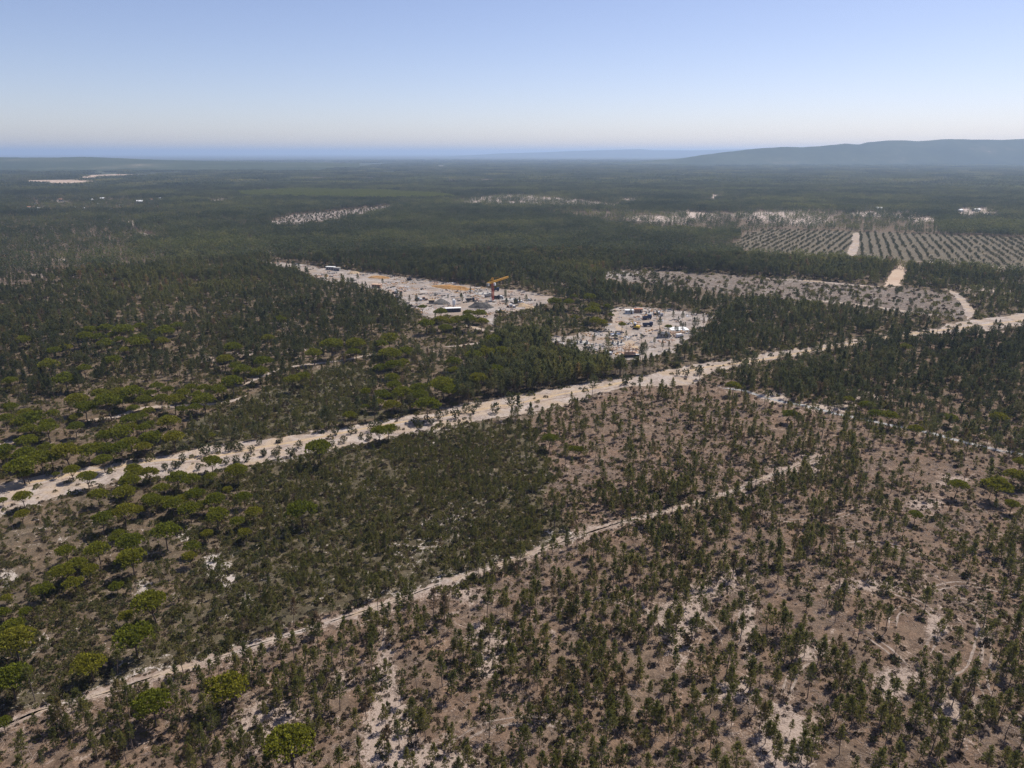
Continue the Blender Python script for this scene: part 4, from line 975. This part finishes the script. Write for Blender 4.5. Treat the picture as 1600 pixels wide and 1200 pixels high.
mound('sand_bank', 'short orange sand bank near the far left of the site', 592, 434, 24, 10, 2.2, M['sand_orange'], -.3, 8, 'sand bank')
mound('sand_heap', 'pale yellow sand heap by the pines at the upper left of the site', 553, 427, 12, 9, 2.2, M['sand_yellow'], .2, 9, 'sand heap')
mound('sand_heap', 'pale rounded sand heap right of the crane', 803, 461, 11, 9, 2.6, M['sand'], .4, 10, 'sand heap')
mound('sand_heap', 'yellow sand heap below the white van', 816, 478, 13, 9, 2.0, M['sand_yellow'], .2, 11, 'sand heap')
mound('sand_heap', 'yellow sand heap at the lower right corner of the crane yard', 828, 481, 10, 8, 1.8, M['sand_yellow'], .9, 12, 'sand heap')
mound('sand_heap', 'low pale sand heap beside the dark spoil heap', 714, 480, 8, 6, 1.2, M['sand'], .9, 13, 'sand heap')
for q, (u_, v_, l_) in enumerate([(655, 441, 'low pale sand ridge near the top of the site'), (668, 450, 'low white sand ridge in the open middle of the site'), (612, 440, 'low grey sand ridge left of the machine'), (690, 458, 'long low sand ridge beneath the orange bank')]):
    mound('sand_ridge', l_, u_, v_, 22, 7, 1.0, M['sand_site'], -.5 + .1 * q, 20 + q, 'sand ridge')

def cabin(u, v, L, D, H, rot, wall, roof, label, group='site cabins'):
    e = thing('site_cabin', label, 'cabin', u, v, rot, group)
    m = MB(); m.box((0, 0, H / 2), (L, D, H)); w = m.build('wall', wall, e)
    m = MB(); m.box((0, 0, H + .1), (L + .5, D + .5, .2)); m.build('roof', roof, e)
    m = MB(); m.box((L * .25, -D / 2 - .03, 1.0), (.9, .06, 2.0)); m.build('door', M['dark_metal'], w)
    for x_ in (-L * .32, -L * .05):
        m = MB(); m.box((x_, -D / 2 - .03, 1.5), (1.1, .06, .9)); m.build('window', M['glass'], w)
cabin(708, 487, 11, 3.4, 2.7, .18, M['dark_metal'], M['white_paint'], 'long low site hut with white roof behind the stone pines')
cabin(674.5, 474, 4.4, 2.4, 2.6, .05, M['sand_yellow'], M['sand_yellow'], 'sand-yellow box cabin beside the dark spoil heap')
cabin(517, 421.5, 9, 3.5, 3.0, -.2, M['concrete'], M['white_paint'], 'grey site cabin under the trees at the far left of the yard')
cabin(527, 423, 6, 3.2, 3.0, -.2, M['concrete'], M['concrete'], 'smaller grey cabin right of the far left cabin')
cabin(589, 449, 8, 4, 2.6, -.2, M['board'], M['board'], 'pinkish board hut at the near left edge of the yard')
cabin(806, 474, 3.2, 3.0, 3.2, 0, M['dark_metal'], M['dark_metal'], 'dark box cabin next to the white van')
cabin(1037, 527, 7, 4, 2.4, .1, M['concrete'], M['dark_metal'], 'low grey shed with dark roof among the pines of the clearing')
cabin(983, 490, 6, 3, 2.6, .0, M['white_paint'], M['white_paint'], 'white box cabin at the top of the clearing')
cabin(997, 488.5, 6, 3, 2.8, .0, M['board'], M['roof_tile'], 'brown timber cabin beside the white one in the clearing')

def truck(u, v, rot, body, label):
    e = thing('truck', label, 'truck', u, v, rot, 'trucks on the site')
    m = MB(); m.box((0, 0, .85), (6.4, 1.1, .3)); m.build('chassis', M['dark_metal'], e)
    m = MB(); m.box((2.3, 0, 1.95), (1.8, 2.3, 2.1), 0, .94); c = m.build('cab', body, e)
    m = MB(); m.box((3.18, 0, 2.3), (.08, 1.9, .8)); m.build('windscreen', M['glass'], c)
    m = MB(); m.box((-1.1, 0, 1.1), (4.4, 2.3, .15))
    for y_ in (-1.15, 1.15): m.box((-1.1, y_, 1.7), (4.4, .08, 1.1))
    m.box((-3.3, 0, 1.7), (.08, 2.3, 1.1)); m.box((1.1, 0, 1.7), (.08, 2.3, 1.1)); m.build('bed', body, e)
    for x_ in (-2.4, -1.3, 2.2):
        for y_ in (-1.0, 1.0):
            m = MB(); m.bar((x_, y_ - .16, .5), (x_, y_ + .16, .5), .5, 12); m.build('wheel', M['rubber'], e)
truck(774, 455, .3, M['blue_paint'], 'blue tipper truck just behind the crane')
truck(735, 471, .1, M['dark_metal'], 'dark truck between the two spoil heaps')
truck(775, 467, -.2, M['dark_metal'], 'dark truck right of the crane foot')
truck(763, 464, .8, M['concrete'], 'grey truck left of the crane foot')
truck(1011, 499, .5, M['blue_paint'], 'dark blue truck at the top of the clearing')
truck(1012, 510, .2, M['blue_paint'], 'dark blue truck by the bend of the clearing road')
def van(u, v, rot, label):
    e = thing('van', label, 'van', u, v, rot)
    m = MB(); m.prism([(-2.6, .4), (2.6, .4), (2.6, 1.2), (1.9, 1.4), (1.3, 2.2), (-2.6, 2.3)], -.95, .95); b = m.build('body', M['white_paint'], e)
    m = MB(); m.quad([(1.93, -.8, 1.42), (1.93, .8, 1.42), (1.36, .8, 2.16), (1.36, -.8, 2.16)], [(0, 1, 2, 3)]); m.build('windscreen', M['glass'], b)
    for x_ in (-1.6, 1.6):
        for y_ in (-.9, .9):
            m = MB(); m.bar((x_, y_ - .12, .36), (x_, y_ + .12, .36), .36, 12); m.build('wheel', M['rubber'], e)
van(813, 474, .15, 'white van parked beside the dark box cabin')
van(782, 466, -.3, 'pale van parked right of the crane')
van(1062, 527, .4, 'white van among trees at the right of the clearing')
def digger(u, v, rot, m_, label):
    e = thing('excavator', label, 'excavator', u, v, rot, 'excavators')
    for y_ in (-1.2, 1.2):
        m = MB(); m.prism([(-2, .3), (-1.7, 0), (1.7, 0), (2, .3), (2, .6), (1.7, .9), (-1.7, .9), (-2, .6)], y_ - .3, y_ + .3); m.build('crawler_track', M['rubber'], e)
    m = MB(); m.box((-.5, 0, 1.6), (3.6, 2.6, 1.3)); b = m.build('body', m_, e)
    m = MB(); m.box((.6, .8, 2.6), (1.4, 1.0, 1.6), 0, .93); m.build('cab', M['glass'], b)
    m = MB(); m.bar((1.2, -.2, 1.8), (3.6, -.2, 5.0), .28); bo = m.build('boom', m_, e)
    m = MB(); m.bar((3.6, -.2, 5.0), (5.8, -.2, 3.2), .22); m.build('arm', m_, bo)
    m = MB(); m.prism([(5.5, 3.3), (6.1, 3.1), (6.3, 2.2), (5.6, 2.0), (5.2, 2.6)], -.8, .4); m.build('bucket', M['dark_metal'], bo)
digger(640, 438, .5, M['dark_metal'], 'dark excavator with raised boom below the forest edge')
digger(994, 514, 2.6, M['machine'], 'yellow excavator in the middle of the clearing')
def stack(u, v, n, rot, label):
    e = thing('material_stack', label, 'material stack', u, v, rot, 'stacks of building material')
    for k in range(n):
        for j in range(2 + k % 2):
            m = MB(); m.box(((k - n / 2) * 2.1, j * .1 - (k % 3) * 1.3, .45 + j * .9), (1.6 + .3 * (k % 2), 1.4, .8), .1 * k)
            m.build('crate', [M['dark_metal'], M['board'], M['concrete'], M['white_paint']][(k + j) % 4], e)
stack(660, 469, 5, .1, 'dark stack of crates left of the domed spoil heap')
stack(623, 459, 4, -.2, 'dark and white stack of crates at the near edge of the yard')
stack(800, 480, 3, .2, 'small dark stack of crates below the crane yard')
stack(950, 553, 4, .4, 'dark stack of timber crates at the lower left of the clearing')
stack(1030, 492, 3, .1, 'stack of crates near the top right of the clearing')
e = thing('storage_silo', 'white cone-bottomed silo beside the long site hut', 'silo', 709.5, 481)
m = MB(); m.bar((0, 0, 3.0), (0, 0, 6.0), 1.2, 14); m.bar((0, 0, 1.2), (0, 0, 3.0), .25, 14, 1.2); m.build('tank', M['white_paint'], e)
for k in range(4):
    m = MB(); m.bar((math.cos(k * 1.571 + .785) * 1.1, math.sin(k * 1.571 + .785) * 1.1, 0), (math.cos(k * 1.571 + .785) * 1.1, math.sin(k * 1.571 + .785) * 1.1, 3.2), .09); m.build('leg', M['concrete'], e)
# half-built timber house
e = thing('timber_house_frame', 'half-built orange timber house frame on a dark base in the clearing', 'house frame', 985, 556, .12)
m = MB(); m.box((0, 0, .7), (9.0, 6.0, 1.4)); m.build('base', M['dark_metal'], e)
m = MB(); m.box((0, 0, 1.5), (9.4, 6.4, .2)); m.build('deck', M['board'], e)
for x_ in (-4.4, -2.2, 0, 2.2, 4.4):
    for y_ in (-2.9, 2.9):
        m = MB(); m.box((x_, y_, 3.0), (.22, .22, 2.8)); m.build('post', M['timber'], e)
for y_ in (-2.9, 0, 2.9):
    m = MB(); m.box((0, y_, 4.5), (9.4, .22, .25)); m.build('beam', M['timber'], e)
for x_ in (-4.4, -3.3, -2.2, -1.1, 0, 1.1, 2.2, 3.3, 4.4):
    m = MB(); m.box((x_, 0, 4.76), (.18, 6.8, .2)); m.build('rafter', M['timber'], e)
m = MB(); m.box((2.6, .6, 4.92), (3.8, 4.4, .08)); m.build('roof_panel', M['sand_yellow'], e)
m = MB(); m.box((-2.6, -2.94, 2.4), (3.6, .1, 1.6)); m.build('wall_panel', M['board'], e)
m = MB(); m.box((3.4, -3.9, 1.9), (3.4, 1.6, .12)); m.build('awning', M['white_paint'], e)
e = thing('shade_canopy', 'blue and white canopy on poles left of the clearing road', 'canopy', 961, 529, .1)
m = MB(); m.box((0, 0, 2.9), (6.5, 4.0, .15)); m.build('roof', M['blue_paint'], e)
m = MB(); m.box((-.8, -1.4, 3.02), (3.6, 1.2, .06)); m.build('roof_sheet', M['white_paint'], e)
for x_ in (-3, 3):
    for y_ in (-1.8, 1.8):
        m = MB(); m.box((x_, y_, 1.4), (.14, .14, 2.85)); m.build('post', M['concrete'], e)
def slab(u, v, L, D, rot, label, walls=0):
    e = thing('foundation', label, 'foundation', u, v, rot, 'foundations')
    m = MB(); m.box((0, 0, .15), (L, D, .3)); m.build('slab', M['white_paint'] if walls == 0 else M['concrete'], e)
    for k in range(walls):
        m = MB(); m.box((-L / 2 + L * (k + .5) / walls, D * .2 * (-1) ** k, 1.2), (.3, D * .5, 2.0)); m.build('wall', M['concrete'], e)
slab(1060, 514, 12, 9, .1, 'white concrete slab at the right of the clearing')
slab(905, 536, 12, 8, .1, 'concrete foundation with low walls at the left of the clearing', 4)
slab(1015, 490, 14, 6, .1, 'concrete foundation with low walls at the clearing top', 5)
slab(755, 459, 12, 7, .1, 'concrete foundation with low walls left of the crane', 3)
slab(795, 468, 12, 7, .1, 'concrete foundation with low walls right of the crane', 4)
slab(965, 537, 8, 6, .1, 'concrete foundation below the blue canopy', 3)
# posts left standing on the yard
for q, (u_, v_) in enumerate([(720, 462), (727, 463), (735, 460), (742, 458), (772, 462), (791, 474), (790, 466), (780, 472)]):
    m = MB(); m.bar((0, 0, 0), (0, 0, 6.5), .13, 6, .09); m.bar((-.7, 0, 6.0), (.7, 0, 6.0), .06)
    a, b = G(u_, v_)
    m.build('site_pole', M['bark'], None, loc=(a, b, .03), label='%s thin pole from left on the crane yard' % ORD[sorted([720, 727, 735, 742, 772, 791, 790, 780]).index(u_)], category='pole', group='poles on the crane yard')

# rubble, offcuts and small heaps scattered over both yards
def bits(seed, n=7, size=.9):
    r = np.random.default_rng(seed); m = MB()
    for k in range(n):
        a, b, c = r.uniform(.25, 1.0, 3) * size; m.box((r.normal(0, 1.4), r.normal(0, 1.4), c * .3), (a, b * 1.6, c * .7), r.uniform(0, 3), r.uniform(.4, .9))
    return m
RUB = []
for i, mm in enumerate(['concrete', 'board', 'dark_metal', 'sand_yellow', 'white_paint', 'timber', 'spoil', 'concrete']):
    b_ = bits(900 + i, 8, 1.1); RUB.append((mesh_np('rubble_bits_%d' % i, b_.v, b_.f, M[mm]),))
xx, yy = grid(360, 830, 4.6, 20); uu, vv, dd = px(xx, yy); w_ = fbm(xx / 16, yy / 16, 91, 3)
kk = (inpoly(uu, vv, SITE1) | inpoly(uu, vv, SITE2)) & (rng.random(xx.size) < .75 * sstep(.46, .6, w_)); xx, yy = xx[kk], yy[kk]; n = xx.size
s_ = rng.uniform(.5, 1.25, n); print('rubble', n)
mass('site_rubble', np.stack([xx, yy, xx * 0 + .04], 1), rotz(rng.uniform(0, 6.28, n)), np.stack([s_, s_, s_], 1), rng.choice(8, n, p=[.2, .18, .14, .14, .06, .08, .1, .1]), RUB, 'rubble, offcuts and loose building material strewn over the sandy yards', 'rubble')

# far cottages
FARH = [(54, 319, 8), (72, 318, 7), (62, 328, 8), (102, 331, 6), (132, 328, 7), (154, 321, 8), (176, 328, 7), (190, 322, 7), (219, 317, 14), (237, 314, 9), (251, 312, 10), (118, 326, 7), (97, 314, 12), (160, 312, 9), (143, 314, 8), (300, 323, 9), (312, 321, 9), (1373, 328, 12), (1367, 320, 9), (1116, 296, 12), (1127, 299, 10), (710, 301, 10), (1525, 330, 12), (1500, 331, 9), (45, 326, 7), (30, 320, 7)]
def far_name(i, u):
    if u < 265:
        r = sorted([h[0] for h in FARH if h[0] < 265]).index(u); return '%s tiny white cottage from left in the far left hamlet' % ORD[r]
    if u < 400: r = sorted([h[0] for h in FARH if 265 < h[0] < 400]).index(u); return '%s tiny white cottage from left beside the far sand pit' % ORD[r]
    if u < 900: return 'tiny white cottage at the edge of the pale green strip'
    r = sorted([h[0] for h in FARH if h[0] > 900]).index(u); return '%s tiny white cottage from left in the woods beyond the orchard' % ORD[r]
for i, (u_, v_, L) in enumerate(FARH):
    e = thing('cottage', far_name(i, u_), 'house', u_, v_, .4 * (i % 5) - .8, 'far white cottages', 0)
    D, H = L * .7, 3.6
    m = MB(); m.box((0, 0, H / 2), (L, D, H)); w = m.build('wall', M['white_paint'], e)
    m = MB(); m.quad([(-L / 2 - .3, -D / 2 - .4, H), (L / 2 + .3, -D / 2 - .4, H), (L / 2 + .3, D / 2 + .4, H), (-L / 2 - .3, D / 2 + .4, H), (-L / 2 - .3, 0, H + D * .28), (L / 2 + .3, 0, H + D * .28)], [(0, 1, 5, 4), (2, 3, 4, 5), (1, 2, 5), (3, 0, 4), (3, 2, 1, 0)])
    m.build('roof', M['roof_tile'] if i % 3 == 0 else M['white_paint'], e)
    m = MB(); m.box((L * .15, -D / 2 - .03, 1.05), (1.0, .06, 2.1)); m.build('door', M['dark_metal'], w)
    for x_ in (-L * .28, L * .36):
        m = MB(); m.box((x_, -D / 2 - .03, 1.7), (.9, .06, 1.1)); m.build('window', M['glass'], w)

# cut branches and dead sticks lying about the brown clearing
def sticks(seed):
    r = np.random.default_rng(seed); W_ = []
    for k in range(9):
        a = r.uniform(0, 3.14); p = np.array([r.normal(0, .5), r.normal(0, .5), r.uniform(.03, .14)]); d = np.array([math.cos(a), math.sin(a), r.normal(0, .06)]) * r.uniform(.4, 1.0)
        W_.append(stick(p - d, p + d, r.uniform(.02, .05)))
    return cat(W_)
M['deadwood'] = plain('deadwood', (.40, .32, .27), (.22, .16, .13), 1.5)
SLASH = [(mesh_np('slash_%d' % i, *sticks(800 + i), M['deadwood']),) for i in range(4)]
x, y = grid(85, 330, 1.9); u, v, d = px(x, y)
k = inpoly(u, v, SE) & (rng.random(x.size) < .22 + .45 * (fbm(x / 14, y / 14, 81, 3) > .52)); x, y = x[k], y[k]; n = x.size
s_ = rng.uniform(.6, 1.5, n)
mass('brush_litter', np.stack([x, y, x * 0], 1), rotz(rng.uniform(0, 6.28, n)), np.stack([s_, s_, s_], 1), rng.integers(0, 4, n), SLASH, 'pale dead branches and felling litter strewn over the brown clearing', 'litter')

# ------------------------------------------------------------------ haze
hb = MB(); hb.box((0, 20000, 124.5), (150000, 110000, 251))
m, n, out = mat('haze_air')
pv = node(n, 'ShaderNodeVolumePrincipled'); pv.inputs['Color'].default_value = (.56, .73, 1.0, 1); pv.inputs['Density'].default_value = HAZE_DENSITY; pv.inputs['Anisotropy'].default_value = .25
n.links.new(pv.outputs[0], out.inputs['Volume'])
hz = hb.build('haze', m); hz['kind'] = 'stuff'; hz['label'] = 'thin blue summer haze over the whole plain'
